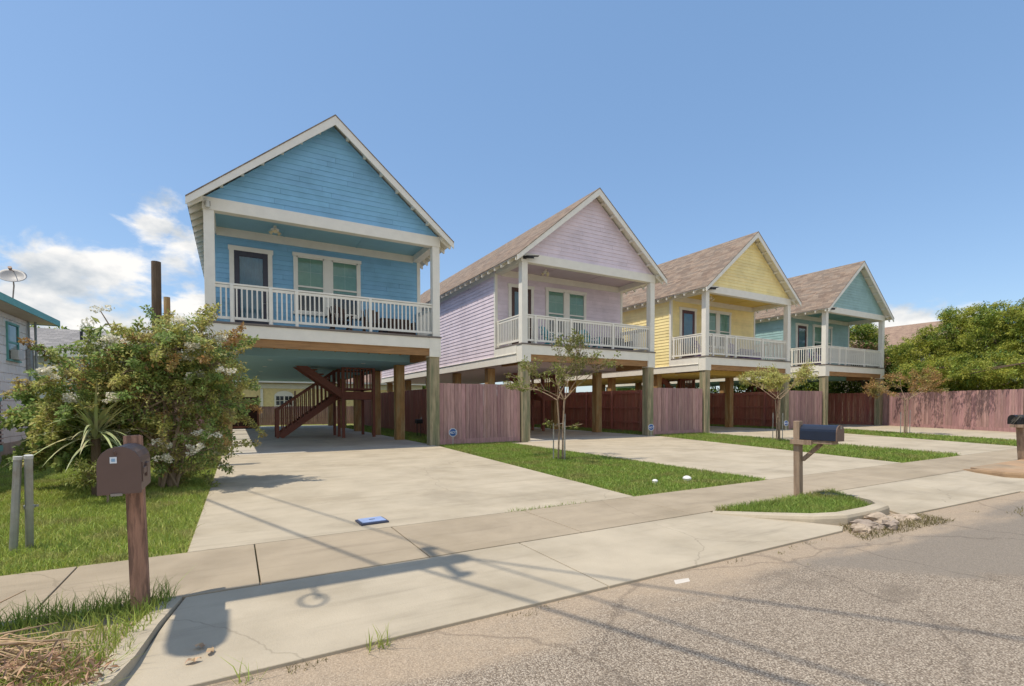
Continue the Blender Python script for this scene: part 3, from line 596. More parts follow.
make_house('teal house on stilts, farthest and rightmost of the row', HX[3], (.33, .51, .51), None, (.20, .42, .40), (.09, .04, .045), 'teal')

# porch furniture -------------------------------------------------------
def chair(m, label, X, y, x, rz=0, group=None, name='adirondack_chair'):
    t_ = thing(name, label, 'chair', (X+x, 16.8222+y, 3.93), rz, group)
    b = MB()
    for i in range(5): b.bar((-.22+i*.11, .18, .32), (-.26+i*.13, .48, 1.08-.05*abs(i-2)), .095, .02)
    b.build('backrest', m, t_, key=m.name+'cb')
    s_ = MB()
    for i in range(5): s_.bar((-.27, -.32+i*.11, .42-i*.02), (.27, -.32+i*.11, .42-i*.02), .095, .02)
    s_.build('seat', m, t_, key=m.name+'cs')
    for s in (-1, 1):
        MB().bar((s*.33, -.36, .62), (s*.33, .40, .62), .13, .025).build('armrest', m, t_, key=m.name+'ca%d' % s)
        MB().bar((s*.29, -.30, 0), (s*.29, -.30, .61), .09, .03).build('leg', m, t_, key=m.name+'cl%d' % s)
        MB().bar((s*.28, -.34, .36), (s*.28, .55, .03), .03, .12).build('leg', m, t_, key=m.name+'cr%d' % s)
    return t_
def bench(m, label, X, x, y, w=.95, rz=0):
    t_ = thing('patio_sofa', label, 'sofa', (X+x, 16.8222+y, 3.93), rz)
    MB().box(-w/2, w/2, -.3, .3, .12, .42).build('seat', m, t_, bevel=.02); MB().box(-w/2, w/2, .3, .42, .12, .78).build('backrest', m, t_, bevel=.02)
    for s in (-1, 1):
        MB().box(s*w/2-.05, s*w/2+.05, -.3, .42, .12, .6).build('armrest', m, t_, bevel=.01)
        for q in (-.24, .34): MB().box(s*w/2-.03, s*w/2+.03, q-.03, q+.03, 0, .118).build('leg', m, t_)
grp = 'lounge chairs on the porches'
chair(darkbrown, 'dark brown porch chair on the blue house, just right of its windows', HX[0], 1.1, 3.95, .1, grp)
chair(darkbrown, 'second dark brown porch chair on the blue house, further right', HX[0], 1.1, 5.05, -.1, grp)
bench(darkbrown, 'dark brown patio sofa at the right end of the blue house porch', HX[0], 6.1, 1.2)
chair(tealp, 'teal porch chair on the lilac house, under the right-hand window', HX[1], 1.2, 4.35, 0, grp)
chair(tealp, 'blue porch chair on the lilac house, left of the windows', HX[1], 1.3, 2.3, .4, grp)
bench(greyp, 'dark grey wicker sofa at the right end of the lilac house porch', HX[1], 6.2, 1.3, 1.2)
chair(purplep, 'purple porch chair on the yellow house, in front of its door', HX[2], 1.3, 1.5, .3, grp)
chair(purplep, 'purple porch chair on the yellow house, under the windows', HX[2], 1.2, 4.0, -.2, grp)
bench(purplep, 'low purple patio sofa at the right end of the yellow house porch', HX[2], 5.6, 1.3, 1.2)
chair(purplep, 'purple porch chair on the teal house, in front of its door', HX[3], 1.3, 1.3, .3, grp)
chair(purplep, 'purple porch chair on the teal house, left of the windows', HX[3], 1.4, 2.3, .1, grp)

# ---------------------------------------------------------------- fences
def fence(label, p0, p1, h=2.26, m=fence_m, kick=True, name='board_fence', group='stained board fences', rails=1, post_every=2.4):
    p0 = Vector((*p0, 0)); p1 = Vector((*p1, 0)); L = (p1-p0).length; an = math.atan2(p1.y-p0.y, p1.x-p0.x)
    t_ = thing(name, label, 'fence', p0, an, group)
    b = MB(); n = int(L/.143); w = L/n
    for i in range(n):
        hh = h+random.uniform(-.008, .008); y = random.uniform(-.009, .009)
        b.box(i*w+.005, (i+1)*w-.005, -.02+y, .0+y, .14 if kick else 0, hh)
    b.build('picket_panel', m, t_)
    if kick: MB().box(0, L, -.03, .01, -.02, .19).build('kickboard', m, t_)
    for z in (.45, 1.25, h-.2): MB().box(0, L, .012, .055, z, z+.09).build('rail', m, t_)
    k = int(L/post_every)+1
    for i in range(k+1):
        x = min(L*i/k, L-.05); MB().box(x-.045, x+.045, .057, .15, -.1, h-.02).build('fence_post', m, t_)
    return t_
fence('board fence behind the flowering bush, left of the blue house', (-3.2, 17.0), (-.72, 17.0))
fence('board fence facing the street between the blue and lilac houses', (6.56, 16.98), (9.98, 16.98))
fence('board fence facing the street between the lilac and yellow houses', (17.27, 16.98), (20.74, 16.98))
fence('board fence facing the street between the yellow and teal houses', (28.05, 16.98), (31.65, 16.98))
fence_s = mat('red side fence wood', (.44, .16, .125), .8, .16, 3, .5, 12, island=.12, stretch=(6, 6, .6), color2=(.46, .22, .17), c2scale=1.2)  # redder wood colour for the side fences
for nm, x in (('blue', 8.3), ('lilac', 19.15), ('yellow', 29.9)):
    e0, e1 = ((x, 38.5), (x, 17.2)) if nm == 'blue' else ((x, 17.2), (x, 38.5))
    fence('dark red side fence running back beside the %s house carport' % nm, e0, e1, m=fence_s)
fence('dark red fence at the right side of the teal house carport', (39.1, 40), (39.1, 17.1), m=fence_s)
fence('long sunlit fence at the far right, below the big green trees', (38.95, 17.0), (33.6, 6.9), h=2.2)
fence('side fence running back left of the blue house', (-3.25, 41), (-3.25, 17.0))
fence('long rear fence in front of the yellow building', (-3.2, 41.2), (39, 41.2), h=1.4)
gt = thing('gate', 'dark brown wooden gate standing at the rear left of the blue carport', 'gate', (-.45, 33, 0))
MB().box(0, 1.66, 0, .04, .08, 1.96).build('gate_panel', mat('dark gate stain', (.045, .012, .008), .6), gt); MB().bar((.04, -.02, .2), (1.6, -.02, .2), .04, .1).bar((.04, -.02, 1.8), (1.6, -.02, 1.8), .04, .1).build('rail', stair_m, gt)
MB().box(1.66, 1.76, -.03, .09, -.1, 2.05).build('gate_post', stair_m, gt)

# ---------------------------------------------------------------- neighbours
wh = thing('block_house', 'white painted block house with teal trim at the left edge', 'house', (0, 0, 0))
bw = MB(); x1 = -5.81
def blockwall(b, u0, u1, z0, z1, fix, axis):
    z = z0; k = 0
    while z < z1-.01:
        zt = min(z+.27, z1); u = u0-(.3 if k % 2 else 0)
        while u < u1-.01:
            a_, b_ = max(u, u0), min(u+.6, u1)
            if b_-a_ > .02:
                if axis == 'y': b.box(fix-.2, fix, a_+.009, b_-.009, z+.009, zt-.009)
                else: b.box(a_+.009, b_-.009, fix-.2, fix, z+.009, zt-.009)
            u += .6
        z = zt; k += 1
blockwall(bw, 6, 22, 0, 4.2, x1, 'y'); blockwall(bw, -13, x1-.2, 0, 4.2, 22, 'x'); blockwall(bw, -13, x1-.2, 0, 4.2, 6.2, 'x'); bw.box(-12.8, x1-.035, 6.1, 21.9, 0, 4.25)
bw.build('wall', block_m, wh)
MB().box(x1-.25, x1+.006, 5.98, 22.02, -.1, .38).build('wall_base', mat('stained base course', (.42, .36, .31), .9, .2, 3, .3, 20, color2=(.2, .12, .08), c2scale=2, c2lo=.6, c2hi=.8), wh)
rf = MB(); e0, e1, ez = -5.2, -9.4, 4.36
rf.add([(e0, 5.3, ez), (e0, 22.5, ez), (e1, 22.5, ez+.62), (e1, 5.3, ez+.62), (-13.6, 5.3, ez), (-13.6, 22.5, ez), (e0, 5.3, ez-.05), (e0, 22.5, ez-.05), (e1, 22.5, ez+.57), (e1, 5.3, ez+.57), (-13.6, 5.3, ez-.05), (-13.6, 22.5, ez-.05)],
       [(0, 1, 2, 3), (3, 2, 5, 4), (9, 8, 7, 6), (10, 11, 8, 9), (0, 3, 4, 10, 9, 6), (1, 7, 8, 11, 5, 2)])
roof = rf.build('roof', mat('grey flat shingles', (.22, .20, .19), .9, .2, 12), wh)
MB().box(e0, e0+.03, 5.3, 22.5, ez-.16, ez+.03).box(-13.6, e0+.03, 22.5, 22.53, ez-.16, ez+.02).build('fascia_board', teal_trim, roof)
MB().box(-13.5, e0-.005, 5.35, 22.48, ez-.14, ez-.1).build('soffit', mat('cream soffit', (.55, .50, .42), .8), roof)
def left_win(yc, z0, z1, w=.8, ac=True):
    f = MB(); y0, y1 = yc-w/2, yc+w/2
    f.box(x1, x1+.04, y0-.05, y0, z0, z1).box(x1, x1+.04, y1, y1+.05, z0, z1).box(x1, x1+.05, y0-.06, y1+.06, z1, z1+.06).box(x1, x1+.08, y0-.08, y1+.08, z0-.05, z0)
    f.box(x1, x1+.03, y0, y1, (z0+z1)/2-.03, (z0+z1)/2+.03)
    o = f.build('window', teal_trim, wh)
    MB().add([(x1+.012, y0, z0), (x1+.012, y1, z0), (x1+.012, y1, z1), (x1+.012, y0, z1)], [(0, 1, 2, 3)]).build('pane', glass, o)
    MB().add([(x1+.005, y0, z0), (x1+.005, y1, z0), (x1+.005, y1, z1), (x1+.005, y0, z1)], [(0, 1, 2, 3)]).build('curtain', mat('pale curtain', (.35, .42, .42), .8), o)
    if ac:
        MB().box(x1+.02, x1+.2, yc-.22, yc+.22, z0+.01, z0+.30).build('air_conditioner', mat('old white enamel', (.6, .6, .56), .5), o, bevel=.01)
left_win(20.45, 2.85, 3.9); left_win(12, 2.2, 3.6, ac=False)
MB().tube([(x1+.05, 21.7, 4.2), (x1+.05, 21.7, .3)], .028, 8).tube([(x1+.16, 21.9, 4.25), (x1+.16, 21.9, .2)], .035, 8).build('drain_pipe', mat('grey pipe paint', (.3, .34, .34), .5), wh)
MB().box(x1+.02, x1+.12, 21.55, 21.85, 2.6, 3.3).build('meter_box', grey_metal, wh)
# ac condenser by the wall (striped grille at the left edge)
ac = thing('condenser_unit', 'teal and black striped cooling unit standing by the white block wall', 'air conditioner', (-5.45, 17.1, 0))
MB().box(-.27, .27, -.27, .27, .4, 1.6).build('casing', mat('black grille', (.03, .03, .035), .6), ac)
sl = MB()
for i in range(10): sl.box(-.3, .3, -.3, .3, .5+i*.105, .54+i*.105)
sl.build('louvre', mat('pale louvre', (.45, .38, .34), .6), ac); MB().box(-.29, .29, -.29, .29, .3, .46).box(-.29, .29, -.29, .29, 1.58, 1.68).build('base_tray', teal_trim, ac)
for sx in (-.22, .22):
    for sy in (-.22, .22): MB().box(sx-.04, sx+.04, sy-.04, sy+.04, -.05, .3).build('leg', grey_metal, ac)

ds = thing('satellite_dish', 'grey satellite dish on the roof of the white block house', 'satellite dish', (-5.62, 20, 5.24))
db = MB(); n = 20; axis = Vector((.05, -.76, .62)).normalized(); sx = axis.cross(Vector((0, 0, 1))).normalized(); sy = axis.cross(sx)
rings = 5
vs = [tuple(-axis*.0)]
for i in range(1, rings+1):
    rr_ = .32*i/rings
    for j in range(n):
        an = 2*math.pi*j/n; vs.append(tuple(sx*rr_*math.cos(an)+sy*rr_*.9*math.sin(an)+axis*(.1*(i/rings)**2)))
fs = [(0, 1+j, 1+(j+1) % n) for j in range(n)]
for i in range(rings-1):
    for j in range(n): fs.append((1+i*n+j, 1+(i+1)*n+j, 1+(i+1)*n+(j+1) % n, 1+i*n+(j+1) % n))
db.add(vs, fs); o = db.build('dish', mat('dish grey', (.36, .36, .36), .5), ds, smooth=True); sd = o.modifiers.new('t', 'SOLIDIFY'); sd.thickness = .015
MB().tube([(0, 0, -.02), (-.02, .12, -.2), (-.08, .14, -.85)], .018, 8).build('mast', grey_metal, ds)
MB().tube([tuple(sy*-.28), tuple(axis*.33-sy*-.0)], .012, 6).tube([tuple(axis*.30), tuple(axis*.40)], [.035, .05], 8).build('feed_arm', mat('brown arm', (.25, .15, .1), .5), ds)

def gable_house(label, x0, x1, y0, y1, ez, rz, wm, rm, name='cottage', rot=0):
    h = thing(name, label, 'house', ((x0+x1)/2, (y0+y1)/2, 0), rot); cx, cy = (x0+x1)/2, (y0+y1)/2; a, b = (x1-x0)/2, (y1-y0)/2
    w = MB(); siding(w, -a, a, 0, ez, -b, None, sgn=-1, ex=.2); siding(w, -a, a, 0, ez, b, None, sgn=1, ex=.2); siding(w, -b, b, 0, ez, -a, None, axis='y', sgn=-1, ex=.2); siding(w, -b, b, 0, ez, a, None, axis='y', sgn=1, ex=.2)
    w.prism([(-b+.05, ez), (b-.05, ez), (0, rz-.12)], 'x', -a+.02, a-.02); w.build('wall', wm, h)
    r_ = MB(); o = .5; t_ = .08; e = ez-.05
    for s in (-1, 1):
        r_.add([(-a-o, s*(b+o), e), (a+o, s*(b+o), e), (a+o, 0, rz), (-a-o, 0, rz), (-a-o, s*(b+o), e-t_), (a+o, s*(b+o), e-t_), (a+o, 0, rz-t_), (-a-o, 0, rz-t_)], [(0, 1, 2, 3), (7, 6, 5, 4), (0, 4, 5, 1), (1, 5, 6, 2), (0, 3, 7, 4)])
    rr = r_.build('roof', rm, h)
    MB().box(-a-o, a+o, -b-o-.03, -b-o, e-.18, e+.0).build('fascia_board', white, rr)
    return h, rr, a, b
def simple_shingle(name, c1, c2):
    m = bpy.data.materials.new(name); m.use_nodes = True; T = m.node_tree; L = T.links; p = T.nodes['Principled BSDF']; p.inputs['Roughness'].default_value = .95
    co = N(T, 'ShaderNodeTexCoord'); sp = N(T, 'ShaderNodeSeparateXYZ'); L.new(co.outputs['Object'], sp.inputs[0]); cb = N(T, 'ShaderNodeCombineXYZ'); L.new(math_(T, 'ADD', sp.outputs['X'], 0), cb.inputs[0]); L.new(math_(T, 'MULTIPLY', sp.outputs['Z'], 2.4), cb.inputs[1])
    br = N(T, 'ShaderNodeTexBrick', inp={'Scale': 1, 'Brick Width': .32, 'Row Height': .16, 'Mortar Size': .006, 'Color1': (*c1, 1), 'Color2': (*c2, 1), 'Mortar': (*[c*.6 for c in c2], 1)}); L.new(cb.outputs[0], br.inputs['Vector']); L.new(br.outputs[0], p.inputs['Base Color'])
    return m
gh, rr, a, b = gable_house('pale cottage with grey shingle roof behind the white block house', -13, -3.9, 29, 36, 3.85, 5.3, mat('pale blue white siding', (.52, .56, .60), .7), simple_shingle('grey shingles', (.30, .29, .285), (.20, .195, .195)))
MB().tube([(2.2, -2.0, 4.3), (2.2, -2.0, 5.0)], .06, 8).build('roof_vent', black_m, rr)
yb, rr, a, b = gable_house('low yellow building with an arched window behind the rear fence', -6, 16, 46, 54, 3.6, 5.4, mat('buff yellow siding', (.80, .66, .34), .7), simple_shingle('brown shingles', (.3, .2, .15), (.18, .12, .1)), name='rear_building')
MB().box(-a, a, -b-.06, -b-.03, 2.9, 3.3).build('frieze_board', white, yb)
aw = thing  # arched window
cx = 3.75-5.0; af = MB(); pts = [(-.75, 1.3), (.75, 1.3), (.75, 2.25)]+[(.75*math.cos(t_), 2.25+.45*math.sin(t_)) for t_ in np.linspace(0, math.pi, 12)[1:-1]]+[(-.75, 2.25)]
af.prism([(cx+u, v) for u, v in pts], 'y', -b-.1, -b-.03); ao = af.build('window', white, yb)
pn = MB()
for i in range(4):
    for j in range(2): pn.box(cx-.62+i*.31+(.06 if i > 1 else 0), cx-.62+i*.31+.26+(.06 if i > 1 else 0), -b-.115, -b-.102, 1.5+j*.4, 1.85+j*.4)
pn.build('pane', mat('dark glass', (.02, .03, .04), .1, spec=.8), ao)
MB().box(-3.05, -2.85, -b-.12, -b-.03, 0, 2.85).build('downspout', white, yb)
MB().box(-1.0+.45, -1.0+.60, -b-.9, -b-.75, 0, 2.7).build('porch_post', mat('brown post', (.2, .13, .08), .8), yb)
fh, rr, a, b = gable_house('distant house with a brown roof behind the trees at right', 66, 80, 22, 36, 7.4, 11.3, mat('far tan wall', (.45, .38, .3), .8), simple_shingle('tan shingles', (.36, .25, .18), (.24, .16, .12)), rot=R(90))

# ---------------------------------------------------------------- utility items
wp = thing('utility_pole', 'tall utility pole just outside the left edge, shading the driveway apron', 'utility pole', (-2.16, 4.4, 0))
MB().tube([(0, 0, -.3), (0, 0, 9.5)], [.17, .14], 14).build('pole', darkbark, wp, smooth=True)
MB().tube([(0, -.16, 4.62), (0, -.30, 4.62), (0, -.32, 4.62), (0, -.74, 4.62), (0, -.86, 4.62), (0, -.93, 4.62), (0, -.97, 4.62)], [.12, .12, .16, .16, .14, .09, .02], 18).build('equipment_canister', mat('transformer grey', (.35, .36, .37), .4), wp)
MB().box(-.05, .05, -.24, -.1, 4.3, 4.4).box(-.05, .05, -.24, -.1, 4.6, 4.7).build('bracket', grey_metal, wp)
MB().bar((0, -.5, 9.1), (0, .5, 9.1), .07, .09).build('crossarm', darkbark, wp)
for y in (-.42, .42, 0): MB().tube([(0, y, 9.14 if y else 9.5), (0, y, 9.28 if y else 9.65)], [.04, .06], 8).build('insulator', mat('brown glaze', (.12, .05, .03), .3), wp)
cl = MB(); cl.tube([(.05, -.42+.13*math.cos(t_), 6.2+.22*math.sin(t_)) for t_ in np.linspace(0, 6.283, 24)], .014, 6); cl.build('cable_coil', black_m, wp)
MB().box(-.012, .012, -.42, -.12, 6.40, 6.42).build('coil_arm', grey_metal, wp)
def wire(pts, rad, label):
    o = MB().tube(pts, rad, 6).build('overhead_wire', black_m); tag(o, label, 'wire', 'overhead wires from the utility pole')
def cat(p0, p1, sag, n=24): return [tuple(Vector(p0).lerp(Vector(p1), i/n)-Vector((0, 0, 4*sag*(i/n)*(1-i/n)))) for i in range(n+1)]
wire(cat((-2.16, 4.9, 9.28), (-10.5, 32, 9.5), .5), .016, 'upper overhead wire leading away past the white block house')
wire(cat((-2.16, 4.9, 9.28), (8.5, -24, 9.3), .6), .016, 'upper overhead wire leading over the street towards the viewer')
wire(cat((-2.25, 4.35, 8.2), (-11, 32, 8.4), .5), .022, 'lower thick overhead cable leading away past the white block house')
wire(cat((-2.05, 4.35, 8.2), (11, -24, 8.0), .6), .022, 'lower thick overhead cable crossing above the street')
wire(cat((-2.16, 4.4, 9.65), (20, -24, 9.3), .5), .018, 'topmost overhead wire slanting away over the street to the right')

pl = thing('wooden_pole', 'dark cut-off wooden pole rising behind the flowering bush', 'pole', (-1.53, 14, 0))
MB().tube([(0, 0, -.2), (.0, 0, 2), (.02, 0, 4.78)], [.105, .10, .095], 12).build('shaft', darkbark, pl)
ps = thing('wooden_stub_post', 'shorter brown wooden post beside the dark cut-off pole', 'post', (-1.30, 13.8, 0))
MB().tube([(0, 0, -.2), (.0, 0, 3.95)], [.075, .065], 10).build('shaft', postn_m, ps)
sp_ = thing('street_pole', 'thin dark wooden pole at the right edge behind the mailbox', 'pole', gnd(1029, 451)); MB().tube([(0, 0, -.2), (0, 0, 5.6)], [.15, .14], 10).build('shaft', darkbark, sp_)

# mailboxes
def arch(w, hh, n=10):
    r_ = w/2; return [(-r_, 0), (r_, 0)]+[(r_*math.cos(t_), hh-r_+r_*math.sin(t_)) for t_ in np.linspace(0, math.pi, n)]
m1 = thing('mailbox', 'brown arched mailbox on a leaning wooden post at the left', 'mailbox', (0, 0, 0), 0, 'mailboxes along the street')
MB().bar((-.600, 4.37, -.1), (-.645, 4.50, 1.235), .105, .10, (0, 1, 0)).build('post', redpost, m1, bevel=.008)
bx = mat('brown mailbox paint', (.15, .095, .078), .5, .06, 6)
pb = MB().prism([(-.645+u, .89+v) for u, v in arch(.215, .295)], 'y', 3.99, 4.44).build('box', bx, m1, bevel=.004)
MB().prism([(-.645+u, .883+v) for u, v in arch(.228, .308)], 'y', 3.975, 3.989).build('door', bx, m1, bevel=.003)
st_ = MB().box(-.69, -.655, 3.969, 3.973, 1.085, 1.125).build('sticker', mat('white sticker', (.75, .8, .85), .5), m1)
MB().box(-.682, -.663, 3.9665, 3.968, 1.095, 1.115).build('sticker_print', mat('sticker blue', (.25, .42, .6), .5), st_)
MB().box(-.69, -.63, 3.966, 3.9745, .874, .890).build('hinge', mat('dull steel', (.3, .28, .26), .4, metal=.6), m1); MB().tube([(-.662, 3.97, 1.14), (-.662, 3.955, 1.15), (-.662, 3.95, 1.165)], .007, 6).build('latch', bx, m1)
fl = MB(); fl.box(-.5365, -.529, 4.03, 4.05, .95, 1.08).box(-.5365, -.526, 4.05, 4.2, 1.0, 1.04).box(-.5365, -.523, 4.18, 4.28, .97, 1.06).build('flag', bx, m1)
m2 = thing('mailbox', 'dark blue mailbox on a bracketed wooden post in the grass island', 'mailbox', (7.74, 4.45, 0), 0, 'mailboxes along the street')
MB().bar((.01, .05, -.1), (-.03, .05, 1.19), .10, .095, (0, 1, 0)).build('post', greywood, m2, bevel=.006)
navy = mat('dark navy paint', (.018, .026, .048), .35, .1, 5)
MB().prism([(.035+u, .905+v) for u, v in arch(.20, .235)], 'y', -.53, -.002).build('box', navy, m2, bevel=.003)
MB().prism([(.035+u, .90+v) for u, v in arch(.21, .245)], 'y', -.545, -.531).build('door', mat('rusty brown door', (.17, .11, .08), .6), m2, bevel=.003)
MB().box(.015, .055, -.555, -.546, 1.085, 1.125).build('latch', mat('dull steel', (.3, .28, .26), .4, metal=.6), m2)
MB().box(-.05, .12, -.47, -.002, .85, .903).build('platform', greywood, m2, bevel=.004)
MB().box(-.115, -.078, -.20, .12, .83, .90).box(-.077, -.052, -.20, -.16, .84, .89).build('side_board', greywood, m2)
MB().bar((.03, .0, .58), (.06, -.26, .845), .06, .055).build('brace', greywood, m2)
m3 = thing('mailbox', 'black mailbox with drooping dry leaves on a slanted post at the right edge', 'mailbox', tuple(gnd(1023, 461)), 0, 'mailboxes along the street')
MB().bar((0, 0, -.1), (-.22, 0, .88), .17, .14, (0, 1, 0)).build('post', greywood, m3, bevel=.006)
MB().box(-.42, .3, -.1, .15, .86, .93).build('platform', greywood, m3)
b3 = MB().prism([(v*.0+u, .935+v) for u, v in arch(.24, .24)], 'y', -.3, .3); o = b3.build('box', black_m, m3); o.rotation_euler.z = R(60); o.location = (0, 0, 0)
lv = MB()
for i in range(16):
    an = R(150+i*9); x, y = -.1+.12*math.cos(an), .1*math.sin(an); dxy = random.uniform(.15, .3)
    lv.add([(x, y, 1.17), (x-.02, y-.02, 1.15), (x+dxy*math.cos(an)-.02, y+dxy*math.sin(an), random.uniform(.9, 1.02)), (x+dxy*.6*math.cos(an)+.03, y+dxy*.6*math.sin(an), 1.1)], [(0, 1, 2, 3)])
lv.build('dry_leaf', mat('dark dry leaf', (.05, .045, .035), .7), m3)

# round yard signs
def sign(p, label, h=.44, txt=True):
    s_ = thing('yard_sign', label, 'sign', (p.x, p.y, 0), 0, 'small blue security signs by the stilts')
    s_.rotation_euler.z = R(-12)
    MB().tube([(0, 0, -.1), (0, 0, h-.12)], .012, 6).build('stake', mat('sign stake', (.5, .52, .5), .4), s_)
    o8 = [(.16*math.cos(R(22.5+45*i)), h+.02+.16*math.sin(R(22.5+45*i))) for i in range(8)]; o9 = [(.135*math.cos(R(22.5+45*i)), h+.02+.135*math.sin(R(22.5+45*i))) for i in range(8)]
    MB().prism(o8, 'y', -.012, .0).build('plate', mat('sign edge', (.55, .62, .72), .4), s_, key='plate%.2f' % h); pl_ = MB().prism(o9, 'y', -.016, -.0125).build('face', mat('sign blue', (.03, .10, .32), .4), s_, key='face%.2f' % h)
    cu = bpy.data.curves.new('lettering', 'FONT'); cu.body = 'ADT'; cu.size = .13; cu.align_x = 'CENTER'; cu.shear = .25; cu.extrude = .002
    to = bpy.data.objects.new('tmp', cu); col.objects.link(to); dg = bpy.context.evaluated_depsgraph_get(); me = bpy.data.meshes.new_from_object(to.evaluated_get(dg)); bpy.data.objects.remove(to)
    me.materials.clear(); me.materials.append(mat('sign white', (.8, .82, .85), .4)); lo = bpy.data.objects.new('lettering', me); col.objects.link(lo); lo.parent = s_; lo.rotation_euler = (R(90), 0, 0); lo.location = (0, -.019, h-.025)
sign(gnd(453, 445), 'blue octagonal yard sign in front of the fence by the blue house')
sign(gnd(651, 436.5), 'blue octagonal yard sign beside the right stilt of the lilac house', .40)
sign(gnd(786, 430.5), 'blue octagonal yard sign beside the right stilt of the yellow house', .38)
# grill-like box behind first house
gd = thing('barbecue_grill', 'black box grill on two legs by the side fence of the blue house', 'grill', tuple(gnd(419, 437)))
MB().box(-.16, .16, -.12, .12, .62, .82).build('body', black_m, gd, bevel=.03); MB().tube([(.1, 0, .82), (.14, 0, .92)], .03, 8).build('vent', grey_metal, gd)
for s in (-.09, .09): MB().tube([(s, 0, 0), (s, 0, .62)], .018, 6).build('leg', black_m, gd)
# galvanised pipes
for px, lb, tp in ((12.5, 'left one of the two bare galvanised fence pipes in the lawn', (-1.885, 6.7, .93)), (29.5, 'right one of the two bare galvanised fence pipes, with a clamp ring', (-1.80, 6.68, .94))):
    b_ = gnd(px, 551 if px < 20 else 547); q = thing('metal_pipe_post', lb, 'post', (b_.x, b_.y, 0), 0, 'bare galvanised fence pipes')
    e_ = (tp[0]-b_.x, tp[1]-b_.y, tp[2]); MB().tube([(0, 0, -.1), e_], .033, 14).build('pipe', grey_metal, q, smooth=False); MB().tube([tuple(Vector(e_)*.985), tuple(Vector(e_)*1.02)], .036, 14).build('rim', mat('pale rim', (.5, .5, .47), .5), q)
    if px > 20: MB().tube([tuple(Vector(e_)*.44), tuple(Vector(e_)*.47)], .042, 14).bar((.0, -.03, .43), (.09, -.05, .43), .012, .02).build('clamp_ring', grey_metal, q)
# blue meter lid
ml = thing('utility_cover', 'pale blue utility lid set in the first driveway', 'utility cover', tuple(gnd(372, 522)), R(3))
MB().box(-.17, .17, -.14, .14, -.02, .022).build('frame', mat('lid frame', (.05, .06, .10), .5), ml); MB().prism([(-.145, -.115), (.145, -.115), (.145, .115), (-.145, .115)], 'z', .0225, .035).build('lid', mat('pale blue lid', (.27, .36, .58), .5, .12, 10), ml, bevel=.004); MB().prism([(.04*math.cos(t_), .014*math.sin(t_)) for t_ in np.linspace(0, 6.28, 12)[:-1]], 'z', .0352, .037).build('key_hole', black_m, ml)
ml2 = thing('round_cover', 'dark round meter lid half hidden in the grass island', 'utility cover', (8.1, 4.22, .0)); MB().tube([(0, 0, -.05), (0, 0, .05)], .13, 16).build('lid', mat('black iron', (.05, .055, .07), .5), ml2)
for (px, py, r_, lb) in ((687, 480, .085, 'larger white cleanout cap in the grass strip by the second driveway'), (655, 482.5, .055, 'smaller white cleanout cap in the grass strip, left of the larger one')):
    q = thing('cleanout_cap', lb, 'pipe cap', tuple(gnd(px, py)), 0, 'white cleanout caps'); MB().sphere((0, 0, .025), r_, r_, r_*.7, zmin=-.1).build('cap', mat('white plastic', (.8, .8, .78), .4), q, smooth=True); MB().tube([(0, 0, -.05), (0, 0, .024)], r_*.9, 14).build('pipe', white, q)

# ---------------------------------------------------------------- vegetation
def leafcloud(name, centers, rad, per, size, m, parent, droop=.0, asp=.5, flat=.6, fold=.18):
    C = np.repeat(np.array(centers, float), per, 0); n = len(C)
    rr = np.repeat(np.array(rad, float).reshape(-1, 1), per, 0) if np.ndim(rad) else np.full((n, 1), rad)
    d = rng.normal(0, 1, (n, 3)); d /= np.linalg.norm(d, axis=1)[:, None]; P = C+d*rr*(rng.uniform(0, 1, (n, 1))**.45)*np.array([1, 1, flat])
    ax = d+rng.normal(0, .7, (n, 3)); ax[:, 2] -= droop; ax /= np.linalg.norm(ax, axis=1)[:, None]
    up = rng.normal(0, .55, (n, 3)); up[:, 2] += 1; sd = np.cross(ax, up); sd /= np.linalg.norm(sd, axis=1)[:, None]+1e-9
    nn = np.cross(sd, ax)
    L = (size*rng.uniform(.6, 1.35, n))[:, None]; w = L*asp/2
    V = np.empty((n, 4, 3)); V[:, 0] = P; V[:, 1] = P+ax*L*.5+sd*w+nn*w*fold*2; V[:, 2] = P+ax*L; V[:, 3] = P+ax*L*.5-sd*w+nn*w*fold*2
    k = np.arange(n)[:, None]*4; T = np.concatenate([k+np.array([[0, 1, 2]]), k+np.array([[0, 2, 3]])], 1).ravel()
    return npmesh(name, V.reshape(-1, 3), 3, T, m, parent)
def branch_tree(b, base, d0, L0, r0, depth, tips, spread=.55, up=.25, seg=3):
    def rec(p, d, L, r_, k):
        pts = [p]; q = p
        for i in range(seg):
            d = (d+Vector((random.gauss(0, .10), random.gauss(0, .10), random.gauss(0, .06)+up*.08))).normalized(); q = q+d*(L/seg); pts.append(q)
            if k <= 2: tips.append(q.copy())
        b.tube(pts, [lerp(r_, r_*.62, i/seg) for i in range(seg+1)], 6 if k > 1 else 4, cap=k == depth)
        if k == 0: return
        for j in range(random.choice((2, 3)) if k > 1 else 3):
            nd = (d+Vector((random.gauss(0, spread), random.gauss(0, spread), random.gauss(0, spread*.5)+up))).normalized()
            rec(q, nd, L*random.uniform(.6, .85), r_*.62, k-1)
    rec(Vector(base), Vector(d0).normalized(), L0, r0, depth)
leaf_yel = mat('autumn tinged leaves', (.50, .50, .16), .55, .1, 3, island=.4, trans=.5, color2=(.44, .35, .15), c2scale=2.2, c2lo=.48, c2hi=.62)
leaf_grn = mat('fresh green leaves', (.27, .38, .12), .5, .1, 3, island=.4, trans=.5, color2=(.40, .43, .15), c2scale=2.0)
leaf_rust = mat('rusty sparse leaves', (.40, .24, .09), .6, .1, 3, island=.45, trans=.35, color2=(.30, .28, .09), c2scale=2)
